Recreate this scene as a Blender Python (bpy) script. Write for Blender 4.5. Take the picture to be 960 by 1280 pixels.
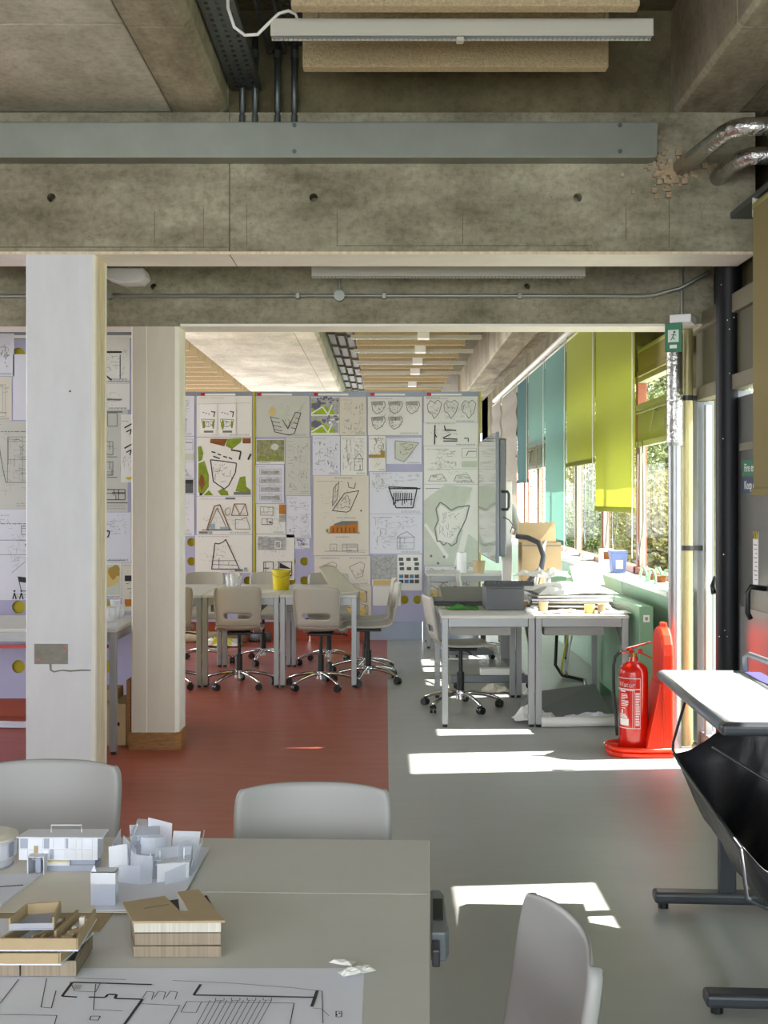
import bpy, bmesh, math, random
from mathutils import Vector, Matrix
for o in list(bpy.data.objects): bpy.data.objects.remove(o)
SC = bpy.context.scene
COL = SC.collection
R = math.radians
# ------------------------------------------------------------------ camera
F, VX, VY, CH = 1500.0, 482.0, 625.0, 1.46      # focal (px), vanishing point (px), eye height (m)
cd = bpy.data.cameras.new('camera'); cam = bpy.data.objects.new('camera', cd); COL.objects.link(cam)
cd.sensor_fit = 'VERTICAL'; cd.sensor_height = 36.0; cd.lens = 36.0 * F / 1280.0
cd.shift_x = (480 - VX) / 1280.0; cd.shift_y = (VY - 640) / 1280.0
cd.clip_start = 0.05; cd.clip_end = 200
cam.location = (0, 0, CH); cam.rotation_euler = (R(90), 0, 0)
SC.camera = cam
def PX(px, d): return (px - VX) / F * d          # image column at distance d -> X
def PZ(py, d): return CH - (py - VY) / F * d     # image row at distance d -> Z
def DZ(py, z): return (CH - z) * F / (py - VY)   # distance of a point at height z seen at row py
# ------------------------------------------------------------------ light
w = bpy.data.worlds.new('world'); SC.world = w; w.use_nodes = True
bg = w.node_tree.nodes['Background']
bg.inputs[0].default_value = (0.86, 0.93, 1.0, 1); bg.inputs[1].default_value = 6.5
sd = bpy.data.lights.new('sun', 'SUN'); sd.energy = 30; sd.angle = R(0.6); sd.color = (1, .95, .86)
sun = bpy.data.objects.new('sun', sd); COL.objects.link(sun)
el, az = R(48.8), R(5)      # sun stands over the window side, a little beyond
dv = Vector((-math.cos(el) * math.cos(az), -math.cos(el) * math.sin(az), -math.sin(el)))
sun.rotation_euler = dv.to_track_quat('-Z', 'Y').to_euler(); sun.location = (12, 7, 12)
def area(name, loc, size, rot, power, col):
    d = bpy.data.lights.new(name, 'AREA'); d.shape = 'RECTANGLE'; d.size, d.size_y = size
    d.energy = power; d.color = col
    o = bpy.data.objects.new(name, d); COL.objects.link(o); o.location = loc; o.rotation_euler = rot
    return o
YF_ = 24.0
# added fill lamps, unseen, set in the openings of three outer walls
area('fill_rear', (-1.2, -3.3, 1.9), (8.5, 2.6), (R(90), 0, 0), 235, (.95, .97, 1))
area('fill_far', (-2.4, YF_ + .4, 1.75), (6.5, 2.0), (R(-90), 0, 0), 230, (1, .98, .95))
area('fill_left', (-6.45, 15.2, 1.75), (2.2, 16), (0, R(-90), 0), 420, (1, .97, .93))
vs = SC.view_settings
vs.view_transform = 'Standard'; vs.look = 'None'; vs.gamma = 1; vs.exposure = -0.2; vs.use_curve_mapping = False
# ------------------------------------------------------------------ materials
def lin(c): 
    c = c / 255.0
    return c / 12.92 if c <= .04045 else ((c + .055) / 1.055) ** 2.4
def rgb(*c): return tuple(lin(x) for x in c) + (1,)
MATS = {}
def M(name, col=(200, 200, 200), rough=.5, metal=0., var=0., vs_=4., bump=0., bs=60., stretch=None, trans=0., alpha=1., coat=0., spec=.5, thin=0., emis=None):
    if name in MATS: return MATS[name]
    m = bpy.data.materials.new(name); m.use_nodes = True
    nt = m.node_tree; N = nt.nodes; L = nt.links; b = N['Principled BSDF']
    c = rgb(*col)
    b.inputs['Base Color'].default_value = c; b.inputs['Roughness'].default_value = rough
    b.inputs['Metallic'].default_value = metal; b.inputs['Specular IOR Level'].default_value = spec
    if trans: b.inputs['Transmission Weight'].default_value = trans
    if alpha < 1: b.inputs['Alpha'].default_value = alpha
    if coat: b.inputs['Coat Weight'].default_value = coat; b.inputs['Coat Roughness'].default_value = .08
    if emis: b.inputs['Emission Color'].default_value = c; b.inputs['Emission Strength'].default_value = emis
    if var or bump:
        tc = N.new('ShaderNodeTexCoord'); mp = N.new('ShaderNodeMapping'); L.new(tc.outputs['Object'], mp.inputs[0])
        if stretch: mp.inputs['Scale'].default_value = stretch
    if var:
        n = N.new('ShaderNodeTexNoise'); n.inputs['Scale'].default_value = vs_; n.inputs['Detail'].default_value = 6; n.inputs['Roughness'].default_value = .65
        L.new(mp.outputs[0], n.inputs[0])
        rp = N.new('ShaderNodeValToRGB'); rp.color_ramp.elements[0].position = .3; rp.color_ramp.elements[1].position = .7
        rp.color_ramp.elements[0].color = tuple(x * (1 - var) for x in c[:3]) + (1,)
        rp.color_ramp.elements[1].color = tuple(min(1, x * (1 + var * .8)) for x in c[:3]) + (1,)
        L.new(n.outputs[0], rp.inputs[0]); L.new(rp.outputs[0], b.inputs['Base Color'])
    if bump:
        n2 = N.new('ShaderNodeTexNoise'); n2.inputs['Scale'].default_value = bs; n2.inputs['Detail'].default_value = 4
        L.new(mp.outputs[0], n2.inputs[0])
        bp = N.new('ShaderNodeBump'); bp.inputs['Strength'].default_value = bump; bp.inputs['Distance'].default_value = .01
        L.new(n2.outputs[0], bp.inputs['Height']); L.new(bp.outputs[0], b.inputs['Normal'])
    if thin:   # thin translucent sheet
        tl = N.new('ShaderNodeBsdfTranslucent'); tl.inputs[0].default_value = c
        mx = N.new('ShaderNodeMixShader'); mx.inputs[0].default_value = thin
        L.new(b.outputs[0], mx.inputs[1]); L.new(tl.outputs[0], mx.inputs[2]); L.new(mx.outputs[0], N['Material Output'].inputs[0])
    MATS[name] = m; return m
def concrete(name, col, dark, streak=(1, 1, 1), stain=.5):
    m = bpy.data.materials.new(name); m.use_nodes = True; nt = m.node_tree; N = nt.nodes; L = nt.links; b = N['Principled BSDF']
    tc = N.new('ShaderNodeTexCoord'); mp = N.new('ShaderNodeMapping'); L.new(tc.outputs['Object'], mp.inputs[0]); mp.inputs['Scale'].default_value = streak
    def noise(s, d, r, src):
        n = N.new('ShaderNodeTexNoise'); n.inputs['Scale'].default_value = s; n.inputs['Detail'].default_value = d; n.inputs['Roughness'].default_value = r
        L.new(src, n.inputs[0]); return n.outputs[0]
    a = noise(1.6, 8, .7, mp.outputs[0]); f = noise(26, 6, .7, tc.outputs['Object']); big = noise(.7, 4, .6, tc.outputs['Object'])
    r1 = N.new('ShaderNodeValToRGB'); e = r1.color_ramp.elements
    e[0].position = .32; e[0].color = rgb(*dark); e[1].position = .66; e[1].color = rgb(*col)
    L.new(a, r1.inputs[0])
    r2 = N.new('ShaderNodeValToRGB'); e = r2.color_ramp.elements; e[0].position = .3; e[0].color = (.62, .62, .6, 1); e[1].position = .55; e[1].color = (1.0, 1.0, 1.0, 1)
    L.new(f, r2.inputs[0])
    m1 = N.new('ShaderNodeMixRGB'); m1.blend_type = 'MULTIPLY'; m1.inputs[0].default_value = stain; L.new(r1.outputs[0], m1.inputs[1]); L.new(r2.outputs[0], m1.inputs[2])
    r3 = N.new('ShaderNodeValToRGB'); e = r3.color_ramp.elements; e[0].position = .35; e[0].color = (.72, .70, .66, 1); e[1].position = .65; e[1].color = (1.12, 1.12, 1.1, 1)
    L.new(big, r3.inputs[0])
    m2 = N.new('ShaderNodeMixRGB'); m2.blend_type = 'MULTIPLY'; m2.inputs[0].default_value = .8; L.new(m1.outputs[0], m2.inputs[1]); L.new(r3.outputs[0], m2.inputs[2])
    # air-bubble pores
    v = N.new('ShaderNodeTexVoronoi'); v.inputs['Scale'].default_value = 17; L.new(tc.outputs['Object'], v.inputs[0])
    r4 = N.new('ShaderNodeValToRGB'); e = r4.color_ramp.elements; e[0].position = .03; e[0].color = (.35, .33, .3, 1); e[1].position = .075; e[1].color = (1, 1, 1, 1)
    L.new(v.outputs['Distance'], r4.inputs[0])
    m3 = N.new('ShaderNodeMixRGB'); m3.blend_type = 'MULTIPLY'; m3.inputs[0].default_value = .7; L.new(m2.outputs[0], m3.inputs[1]); L.new(r4.outputs[0], m3.inputs[2])
    L.new(m3.outputs[0], b.inputs['Base Color']); b.inputs['Roughness'].default_value = .85; b.inputs['Specular IOR Level'].default_value = .25
    bp = N.new('ShaderNodeBump'); bp.inputs['Strength'].default_value = .35; bp.inputs['Distance'].default_value = .01; L.new(f, bp.inputs['Height']); L.new(bp.outputs[0], b.inputs['Normal'])
    MATS[name] = m; return m
concrete('conc_beam', (178, 173, 150), (116, 111, 90), (1, 1, 2.5), .9)
concrete('conc_rib', (186, 180, 158), (132, 126, 104), (4, 1, .4), .8)
concrete('conc_soffit', (222, 222, 206), (174, 174, 156), (1, .6, 1), .7)
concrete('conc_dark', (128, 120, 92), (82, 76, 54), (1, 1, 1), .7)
M('paint_white', (214, 216, 217), .55, var=.06, vs_=7, bump=.12, bs=35, stretch=(1, 1, .35))
M('paint_cream', (214, 205, 186), .5, var=.07, vs_=6, bump=.1, bs=40, stretch=(1, 1, .3))
M('paint_edge', (238, 234, 222), .5, var=.05, vs_=9)
M('timber_worn', (222, 208, 176), .7, var=.22, vs_=9, stretch=(4, 4, .5))
M('skirting', (150, 104, 54), .55, var=.45, vs_=6, stretch=(3, 3, 22))
def vinyl(name, col, rough, var):
    m = M(name, col, rough, var=var, vs_=.9, bump=.04, bs=130)
    nt = m.node_tree; N = nt.nodes; L = nt.links; b = N['Principled BSDF']
    tc = N['Texture Coordinate']; n = N.new('ShaderNodeTexNoise'); n.inputs['Scale'].default_value = 5; n.inputs['Detail'].default_value = 5
    mp = N.new('ShaderNodeMapping'); mp.inputs['Scale'].default_value = (.5, 3, 1); L.new(tc.outputs['Object'], mp.inputs[0]); L.new(mp.outputs[0], n.inputs[0])
    mr = N.new('ShaderNodeMapRange'); mr.inputs[3].default_value = rough - .07; mr.inputs[4].default_value = rough + .12
    L.new(n.outputs[0], mr.inputs[0]); L.new(mr.outputs[0], b.inputs['Roughness'])
vinyl('vinyl_grey', (166, 168, 164), .33, .07); vinyl('vinyl_red', (160, 78, 60), .34, .08)
M('baffle', (188, 170, 134), .95, var=.22, vs_=60, bump=1.0, bs=120)
M('galv', (142, 146, 136), .42, .6, var=.10, vs_=3); M('galv_dull', (104, 108, 104), .75, .1); M('galv_dark', (96, 104, 104), .42, .7, var=.15, vs_=20)
M('lamp_body', (186, 183, 168), .45); M('lamp_louvre', (170, 180, 186), .25, .6)
M('dark', (22, 22, 22), .6); M('black_plastic', (30, 31, 33), .38); M('black_paint', (15, 16, 19), .45, spec=.3, var=.3, vs_=14, bump=.06, bs=40)
M('chrome', (215, 215, 215), .12, 1.); M('foil', (190, 190, 186), .22, .95, bump=.9, bs=38, var=.2, vs_=12)
M('chair', (184, 181, 170), .42, var=.03, vs_=3); M('chair_shaded', (150, 150, 147), .42, var=.03, vs_=3)  # the darker chair copy holds the near chairs' shade in its colour
M('table_top', (206, 205, 198), .42, var=.05, vs_=5); M('table_edge', (170, 168, 158), .5); M('near_top', (198, 197, 190), .36, var=.05, vs_=3)
M('table_metal', (158, 160, 160), .35, .35); M('tray_grey', (140, 140, 134), .5)
M('lavender', (176, 176, 206), .6, var=.03); M('yellow', (205, 185, 20), .55); M('yellow_edge', (190, 178, 40), .5)
M('sunlit_orange', (150, 62, 36), .45); M('plinth', (150, 158, 172), .3, .4)
M('glass', (255, 255, 255), .0, trans=0, alpha=1)
nt = MATS['glass'].node_tree; N = nt.nodes
t = N.new('ShaderNodeBsdfTransparent'); g = N.new('ShaderNodeBsdfGlossy'); g.inputs['Roughness'].default_value = .02; mx = N.new('ShaderNodeMixShader'); mx.inputs[0].default_value = .02
nt.links.new(t.outputs[0], mx.inputs[1]); nt.links.new(g.outputs[0], mx.inputs[2]); nt.links.new(mx.outputs[0], N['Material Output'].inputs[0])
M('frame_wood', (150, 84, 58), .5, var=.2, vs_=8, stretch=(4, 4, .5)); M('frame_grey', (172, 170, 158), .45); M('transom', (158, 158, 128), .5, var=.05)
M('door_metal', (120, 120, 116), .3, .65, var=.1, vs_=5); M('door_frame', (120, 124, 126), .4, .4); M('rail_dark', (118, 112, 90), .5); M('olive', (84, 80, 54), .5, var=.1)
M('blind_lime', (158, 164, 52), .8, thin=.32); M('blind_teal', (98, 142, 130), .8, thin=.3); M('blind_dteal', (24, 88, 86), .8, thin=.25)
M('blind_khaki', (150, 136, 88), .8, thin=.15); M('blind_grey', (142, 136, 122), .8, thin=.2, var=.12, vs_=4, stretch=(1, 1, 6)); M('tube_lime', (188, 186, 110), .5); M('tube_white', (205, 204, 190), .45)
M('green_dado', (150, 190, 160), .5, var=.06); M('green_heater', (126, 168, 134), .45, var=.05); M('sill_top', (214, 226, 212), .4, var=.05)
M('red_gloss', (206, 28, 14), .2, coat=.5); M('red_stand', (240, 52, 14), .38); M('white', (238, 238, 236), .5); M('white_gloss', (240, 240, 240), .3)
M('sign_green', (26, 118, 78), .4); M('sign_blue', (40, 66, 96), .4); M('brass', (170, 140, 60), .3, .8)
M('gold_pipe', (168, 158, 112), .4, .3, var=.2, vs_=8, stretch=(6, 6, .7)); M('steel_pipe', (150, 152, 152), .3, .5)
M('tray_white', (226, 226, 218), .45); M('plotter_grey', (110, 116, 122), .35); M('plotter_dark', (56, 60, 66), .35); M('fabric_black', (40, 41, 46), .42, bump=.35, bs=14); M('violet', (86, 84, 140), .4)
M('paper', (232, 231, 226), .75, bump=.5, bs=7); M('paper_warm', (222, 216, 202), .75, bump=.25, bs=6); M('paper_grey', (205, 206, 198), .75, bump=.3, bs=6); M('paper_cool', (222, 224, 234), .75, bump=.2, bs=7)
M('ink', (50, 50, 52), .8); M('ink_mid', (120, 120, 118), .8); M('ink_light', (172, 172, 168), .8); M('ink_brown', (140, 100, 70), .8)
M('pr_green', (132, 152, 40), .8, var=.25, vs_=22); M('pr_brown', (140, 84, 36), .8, var=.35, vs_=25); M('pr_orange', (188, 118, 40), .8, var=.2, vs_=30); M('pr_violet', (112, 108, 130), .8, var=.2, vs_=30)
M('pr_pale', (202, 208, 194), .8, var=.06, vs_=9); M('pr_blue', (150, 178, 190), .8); M('pr_field', (150, 150, 110), .8, var=.5, vs_=28); M('pr_lime', (160, 190, 40), .8, var=.2, vs_=25); M('pr_grey', (176, 178, 176), .8, var=.35, vs_=26)
M('pr_photo', (90, 96, 100), .8, var=.6, vs_=60); M('pr_sky', (70, 130, 180), .8, var=.3, vs_=40); M('pr_gold', (170, 140, 66), .8); M('pr_sand', (214, 190, 120), .8)
M('card', (168, 147, 114), .85, var=.08, vs_=14); M('card_side', (144, 130, 112), .9, var=.25, vs_=3, stretch=(70, 70, 1)); M('card_pale', (196, 190, 178), .9, var=.2, vs_=3, stretch=(70, 70, 1)); M('cardbox', (192, 168, 128), .85, var=.06, vs_=8)
M('acetate', (236, 240, 250), .12, thin=.45, alpha=.55); M('white_card', (236, 238, 244), .6, thin=.2)
nt = MATS['acetate'].node_tree; N = nt.nodes; t = N.new('ShaderNodeBsdfTransparent'); mx = N.new('ShaderNodeMixShader'); mx.inputs[0].default_value = .5
src = N['Material Output'].inputs[0].links[0].from_socket; nt.links.new(t.outputs[0], mx.inputs[1]); nt.links.new(src, mx.inputs[2]); nt.links.new(mx.outputs[0], N['Material Output'].inputs[0])
MATS['acetate'].node_tree.nodes['Principled BSDF'].inputs['Alpha'].default_value = 1; M('grey_card', (158, 164, 180), .6)
M('bucket', (204, 182, 22), .35); M('tv_screen', (20, 22, 24), .06, spec=.9, coat=1); M('tv_body', (120, 126, 132), .4, .3); M('box_grey', (92, 94, 96), .5); M('slate', (128, 130, 126), .55); M('green_cloth', (74, 140, 62), .8)
M('cable_grey', (96, 98, 104), .45); M('cable_yellow', (206, 206, 60), .5); M('cable_white', (226, 226, 220), .5)
M('leaf', (98, 112, 62), .7, var=.3, vs_=1.4, thin=.4); M('leaf2', (124, 120, 72), .7, var=.25, vs_=1.2, thin=.4); M('bark', (90, 76, 60), .9, var=.3); M('ground_out', (170, 172, 150), .9, var=.2, vs_=.6); M('hoarding', (92, 136, 146), .6)
M('clear', (250, 252, 255), .1, alpha=.45); M('carpet_roll', (160, 148, 120), .95, var=.2, vs_=30); M('bag_yellow', (214, 200, 40), .6, bump=.5, bs=20); M('bag_white', (228, 226, 220), .6, bump=.5, bs=20)
M('blue_box', (120, 140, 196), .45); M('crumbs', (170, 150, 120), .9, var=.4, vs_=40); M('timber_rack', (190, 156, 104), .6, var=.15, vs_=12)
M('patch', (140, 138, 126), .8, var=.2, vs_=24)
# ------------------------------------------------------------------ mesh helpers
class MB:
    def __init__(s): s.v = []; s.f = []; s.m = []
    def add(s, vs_, fs, mi=0):
        n = len(s.v); s.v += [tuple(v) for v in vs_]; s.f += [tuple(i + n for i in f) for f in fs]; s.m += [mi] * len(fs); return s
    def box(s, x0, x1, y0, y1, z0, z1, mi=0, bot=None):
        if x0 > x1: x0, x1 = x1, x0
        if y0 > y1: y0, y1 = y1, y0
        if z0 > z1: z0, z1 = z1, z0
        s.add([(x0,y0,z0),(x1,y0,z0),(x1,y1,z0),(x0,y1,z0),(x0,y0,z1),(x1,y0,z1),(x1,y1,z1),(x0,y1,z1)],
              [(0,3,2,1),(4,5,6,7),(0,1,5,4),(1,2,6,5),(2,3,7,6),(3,0,4,7)], mi)
        if bot is not None: s.m[-6] = bot
        return s
    def hexa(s, b, t, mi=0):     # 4 bottom corners, 4 top corners
        s.add(list(b) + list(t), [(0,3,2,1),(4,5,6,7),(0,1,5,4),(1,2,6,5),(2,3,7,6),(3,0,4,7)], mi); return s
    def cyl(s, p, q, r0, r1=None, n=16, mi=0, cap=True):
        r1 = r0 if r1 is None else r1
        p = Vector(p); q = Vector(q); d = (q - p).normalized()
        a = d.orthogonal().normalized(); b = d.cross(a)
        vs_ = []
        for c, r in ((p, r0), (q, r1)):
            for i in range(n):
                t = 2 * math.pi * i / n; vs_.append(c + (a * math.cos(t) + b * math.sin(t)) * r)
        fs = [(i, (i + 1) % n, n + (i + 1) % n, n + i) for i in range(n)]
        if cap: fs += [tuple(range(n - 1, -1, -1)), tuple(range(n, 2 * n))]
        s.add(vs_, fs, mi); return s
    def tube(s, pts, r, n=8, mi=0, rs=None, flat=1.0):
        pts = [Vector(p) for p in pts]; vs_ = []; k = len(pts)
        up = None
        for i, p in enumerate(pts):
            d = (pts[min(i + 1, k - 1)] - pts[max(i - 1, 0)]).normalized()
            if up is None: a = d.orthogonal().normalized()
            else: a = (up - d * up.dot(d)); a = a.normalized() if a.length > 1e-6 else d.orthogonal().normalized()
            up = a; b = d.cross(a); rr = rs[i] if rs else r
            for j in range(n):
                t = 2 * math.pi * j / n; vs_.append(p + a * math.cos(t) * rr + b * math.sin(t) * rr * flat)
        fs = [(i * n + j, i * n + (j + 1) % n, (i + 1) * n + (j + 1) % n, (i + 1) * n + j) for i in range(k - 1) for j in range(n)]
        fs += [tuple(range(n - 1, -1, -1)), tuple(range((k - 1) * n, k * n))]
        s.add(vs_, fs, mi); return s
    def lathe(s, prof, c=(0, 0, 0), n=24, mi=0):    # prof: (r, z) list
        vs_ = []; k = len(prof)
        for r, z in prof:
            for j in range(n):
                t = 2 * math.pi * j / n; vs_.append((c[0] + r * math.cos(t), c[1] + r * math.sin(t), c[2] + z))
        fs = [(i * n + j, i * n + (j + 1) % n, (i + 1) * n + (j + 1) % n, (i + 1) * n + j) for i in range(k - 1) for j in range(n)]
        s.add(vs_, fs, mi); return s
    def prism(s, poly, z0, z1, mi=0, axis='z'):
        n = len(poly)
        def P(a, b, c): return {'z': (a, b, c), 'y': (a, c, b), 'x': (c, a, b)}[axis]
        vs_ = [P(a, b, z0) for a, b in poly] + [P(a, b, z1) for a, b in poly]
        s.add(vs_, [tuple(range(n - 1, -1, -1)), tuple(range(n, 2 * n))] + [(i, (i + 1) % n, n + (i + 1) % n, n + i) for i in range(n)], mi); return s
    def grid(s, fn, nu, nv, mi=0, skip=None):
        vs_ = [fn(i / nu, j / nv) for j in range(nv + 1) for i in range(nu + 1)]
        fs = []
        for j in range(nv):
            for i in range(nu):
                if skip and skip(i, j): continue
                a = j * (nu + 1) + i; fs.append((a, a + 1, a + nu + 2, a + nu + 1))
        s.add(vs_, fs, mi); return s
    def build(s, name, mats, parent=None, smooth=False, bevel=0., solid=0., seg=2, sub=0):
        me = bpy.data.meshes.new(name); me.from_pydata(s.v, [], s.f)
        for m in (mats if isinstance(mats, (list, tuple)) else [mats]): me.materials.append(MATS[m])
        if any(s.m): me.polygons.foreach_set('material_index', s.m)
        bm = bmesh.new(); bm.from_mesh(me); bmesh.ops.recalc_face_normals(bm, faces=bm.faces); bm.to_mesh(me); bm.free()
        o = bpy.data.objects.new(name, me); COL.objects.link(o)
        if parent: o.parent = parent
        if smooth:
            me.polygons.foreach_set('use_smooth', [True] * len(me.polygons))
        if solid:
            md = o.modifiers.new('s', 'SOLIDIFY'); md.thickness = solid; md.offset = 0
        if sub:
            md = o.modifiers.new('u', 'SUBSURF'); md.levels = sub; md.render_levels = sub
        if bevel:
            md = o.modifiers.new('b', 'BEVEL'); md.width = bevel; md.segments = seg; md.limit_method = 'ANGLE'; md.angle_limit = R(40)
        return o
def tag(o, label, cat, group=None, kind=None):
    o['label'] = label; o['category'] = cat
    if group: o['group'] = group
    if kind: o['kind'] = kind
    return o
def thing(name, label, cat, loc=(0, 0, 0), rz=0., group=None, kind=None):
    o = bpy.data.objects.new(name, None); COL.objects.link(o); o.empty_display_size = .1
    o.location = loc; o.rotation_euler = (0, 0, rz)
    return tag(o, label, cat, group, kind)
def struct(o, label, cat='structure'): o['kind'] = 'structure'; o['label'] = label; o['category'] = cat; return o
def dup(root, loc, rz, label, group=None):
    def cp(o, p):
        c = o.copy(); COL.objects.link(c); c.parent = p
        for ch in o.children: cp(ch, c)
        return c
    r = cp(root, None); r.location = loc; r.rotation_euler = (0, 0, rz); r['label'] = label
    if group: r['group'] = group
    return r
def box(name, m, b, parent=None, bevel=.003): return MB().box(*b).build(name, m, parent, bevel=bevel)
def plate(name, m, outline, holes, t, parent=None):
    cu = bpy.data.curves.new('tmp', 'CURVE'); cu.dimensions = '2D'; cu.fill_mode = 'BOTH'; cu.extrude = t / 2
    for poly in [outline] + holes:
        sp = cu.splines.new('POLY'); sp.points.add(len(poly) - 1); sp.use_cyclic_u = True
        for p, (a, b) in zip(sp.points, poly): p.co = (a, b, 0, 1)
    tmp = bpy.data.objects.new('tmp', cu); COL.objects.link(tmp)
    dg = bpy.context.evaluated_depsgraph_get(); me = bpy.data.meshes.new_from_object(tmp.evaluated_get(dg))
    bpy.data.objects.remove(tmp); bpy.data.curves.remove(cu)
    me.materials.clear(); me.materials.append(MATS[m]); me.name = name
    o = bpy.data.objects.new(name, me); COL.objects.link(o); o.parent = parent
    return o
def circ(cx, cy, r, n=20): return [(cx + r * math.cos(2 * math.pi * i / n), cy + r * math.sin(2 * math.pi * i / n)) for i in range(n)]
def text(name, s, size, m, parent, mat4, depth=.0006, align='LEFT'):
    cu = bpy.data.curves.new('tmp', 'FONT'); cu.body = s; cu.size = size; cu.extrude = depth; cu.align_x = align
    tmp = bpy.data.objects.new('tmp', cu); COL.objects.link(tmp)
    dg = bpy.context.evaluated_depsgraph_get(); me = bpy.data.meshes.new_from_object(tmp.evaluated_get(dg))
    bpy.data.objects.remove(tmp); bpy.data.curves.remove(cu); me.materials.clear(); me.materials.append(MATS[m])
    me.transform(mat4)
    o = bpy.data.objects.new(name, me); COL.objects.link(o); o.parent = parent; return o
# ================================================================== SETTING
YF, YB = 24.0, -3.2          # far and rear walls
XL, XR = -6.2, 2.12
o = MB().box(.015, XR, YB, YF, -.08, 0).build('floor', 'vinyl_grey'); struct(o, 'grey sheet vinyl floor on the window side', 'floor')
o = MB().box(XL, .015, YB, YF, -.08, 0).build('floor', 'vinyl_red'); struct(o, 'red sheet vinyl floor around the group table', 'floor')
# --- cross beams
def cutter(ob, cyls):
    b = MB()
    for p, q, r in cyls: b.cyl(p, q, r, n=20)
    c = b.build('cut', 'dark'); md = ob.modifiers.new('x', 'BOOLEAN'); md.object = c; md.solver = 'EXACT'
    bpy.context.view_layer.update(); dg = bpy.context.evaluated_depsgraph_get(); me = bpy.data.meshes.new_from_object(ob.evaluated_get(dg)); ob.modifiers.clear(); ob.data = me
    bpy.data.objects.remove(c)
t = thing('concrete_beam', 'board-marked concrete cross beam carrying the grey trunking', 'beam', (0, 6.07, 0), kind='structure')
xs = [-4.2, PX(287, 6.07) - .002, PX(287, 6.07) + .002, 1.87]
for i, (a, b) in enumerate(((xs[0], xs[1]), (xs[2], xs[3]))):
    p = MB().box(a, b, 0, .31, 2.702, 3.42, bot=1).build('beam_section', ['conc_beam', 'paint_edge'], t)
    hs = [(PX(64, 6.07), PZ(247, 6.07))] if i == 0 else [(PX(392, 6.07), PZ(247, 6.07)), (PX(722, 6.07), PZ(247, 6.07))]
    cutter(p, [((x, 5.97, z), (x, 6.16, z), .022) for x, z in hs])
    p.data.materials.clear(); p.data.materials.append(MATS['conc_beam']); p.data.materials.append(MATS['paint_edge'])
    for f in p.data.polygons: f.material_index = 1 if f.normal.z < -.9 and f.center.z < 2.71 else 0
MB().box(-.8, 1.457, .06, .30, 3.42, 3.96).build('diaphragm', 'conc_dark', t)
MB().box(-4.2, 1.87, -.004, .0, 2.702, 2.716).build('arris', 'timber_worn', t)
m = MB()
for px, y0, y1 in ((193, 264, 306), (254, 258, 307), (308, 255, 308), (421, 262, 306), (578, 272, 305), (782, 260, 300), (836, 230, 310)):
    x = PX(px, 6.07); m.box(x, x + .0028, -.0012, .0, PZ(y1, 6.07), PZ(y0, 6.07))
m.box(PX(0, 6.07), PX(286, 6.07), -.0012, 0, PZ(309.5, 6.07), PZ(308.5, 6.07)); m.box(PX(420, 6.07), PX(740, 6.07), -.0012, 0, PZ(307.5, 6.07), PZ(306.7, 6.07))
m.build('board_mark', 'conc_dark', t)
t = thing('concrete_beam', 'lower concrete cross beam with a steel conduit clipped to it', 'beam', (0, 7.02, 0), kind='structure')
p = MB().box(-4.2, 1.92, 0, .23, 2.475, 3.42, bot=1).build('beam_section', ['conc_beam', 'paint_edge'], t)
cutter(p, [((PX(px, 7.02), 6.92, PZ(358, 7.02)), (PX(px, 7.02), 7.11, PZ(358, 7.02)), .018) for px in (192, 659)])
p.data.materials.clear(); p.data.materials.append(MATS['conc_beam']); p.data.materials.append(MATS['paint_edge'])
for f in p.data.polygons: f.material_index = 1 if f.normal.z < -.9 and f.center.z < 2.5 else 0
MB().box(-1.2, 1.92, -.006, .0, 2.475, 2.49).build('arris', 'paint_edge', t)
# --- ribbed ceiling
t = thing('ceiling', 'precast concrete ribbed ceiling with wide soffits and troughs', 'ceiling', (0, 0, 3.42), kind='structure')
segs = [(YB, 2.6), (2.61, 4.965), (4.975, 6.07), (6.07, 7.02), (7.02, 9.4), (9.41, 12.2), (12.21, 15.2), (15.21, 17.4), (17.41, 20.2), (20.21, YF)]
for a, b in segs:
    MB().box(-2.45, -1.085, a, b, .012, .54).build('wide_soffit', 'conc_soffit', t, bevel=.006)
    MB().prism([(-1.075, 0), (-.835, 0), (-.80, .035), (-.80, .54), (-1.075, .54)], a, b, axis='y').build('rib', 'conc_rib' if a < 6 else 'conc_soffit', t, bevel=.006)
    MB().prism([(1.457, .54), (1.457, .02), (1.477, 0), (1.79, 0), (1.79, .54)], a, b, axis='y').build('rib', 'conc_rib', t, bevel=.004)
    MB().box(1.80, XR, a, b, .012, .54).build('wide_soffit', 'conc_rib', t, bevel=.004)
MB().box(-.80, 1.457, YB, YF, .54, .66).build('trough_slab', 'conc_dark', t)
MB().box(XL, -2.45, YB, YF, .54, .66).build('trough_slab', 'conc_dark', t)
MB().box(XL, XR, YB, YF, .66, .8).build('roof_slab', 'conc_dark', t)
# --- columns
def column(label, x0, x1, y0, y1, h, ch, mats, seam, skirt):
    t = thing('column', label, 'column', ((x0 + x1) / 2, y0, 0), kind='structure'); w = (x1 - x0) / 2; d = y1 - y0
    MB().prism([(-w + .008, 0), (w - ch, 0), (w - ch, .02), (w - ch, d), (-w, d), (-w, .008)], skirt, h).build('shaft', mats[0], t)
    MB().prism([(w - ch, 0), (w, ch * .9), (w, ch * .9 + .03), (w - ch, ch * .9 + .03)], skirt, h).build('chamfer', mats[1], t)
    MB().box(w - ch, w, ch * .9 + .03, d - .035, skirt, h).build('side_strip', mats[2], t)
    MB().box(w - ch, w + .003, d - .035, d, skirt, h).build('edge_strip', mats[1], t)
    if seam: MB().box(-w + seam, -w + seam + .006, -.0015, 0, skirt, h).build('board_mark', mats[1], t)
    return t
c1 = column('thick white-painted column with a grey patched repair', PX(32, 6.07), -1.471, 6.07, 6.32, 2.702, .016, ('paint_white', 'paint_edge', 'timber_worn'), 0, 0)
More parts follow.
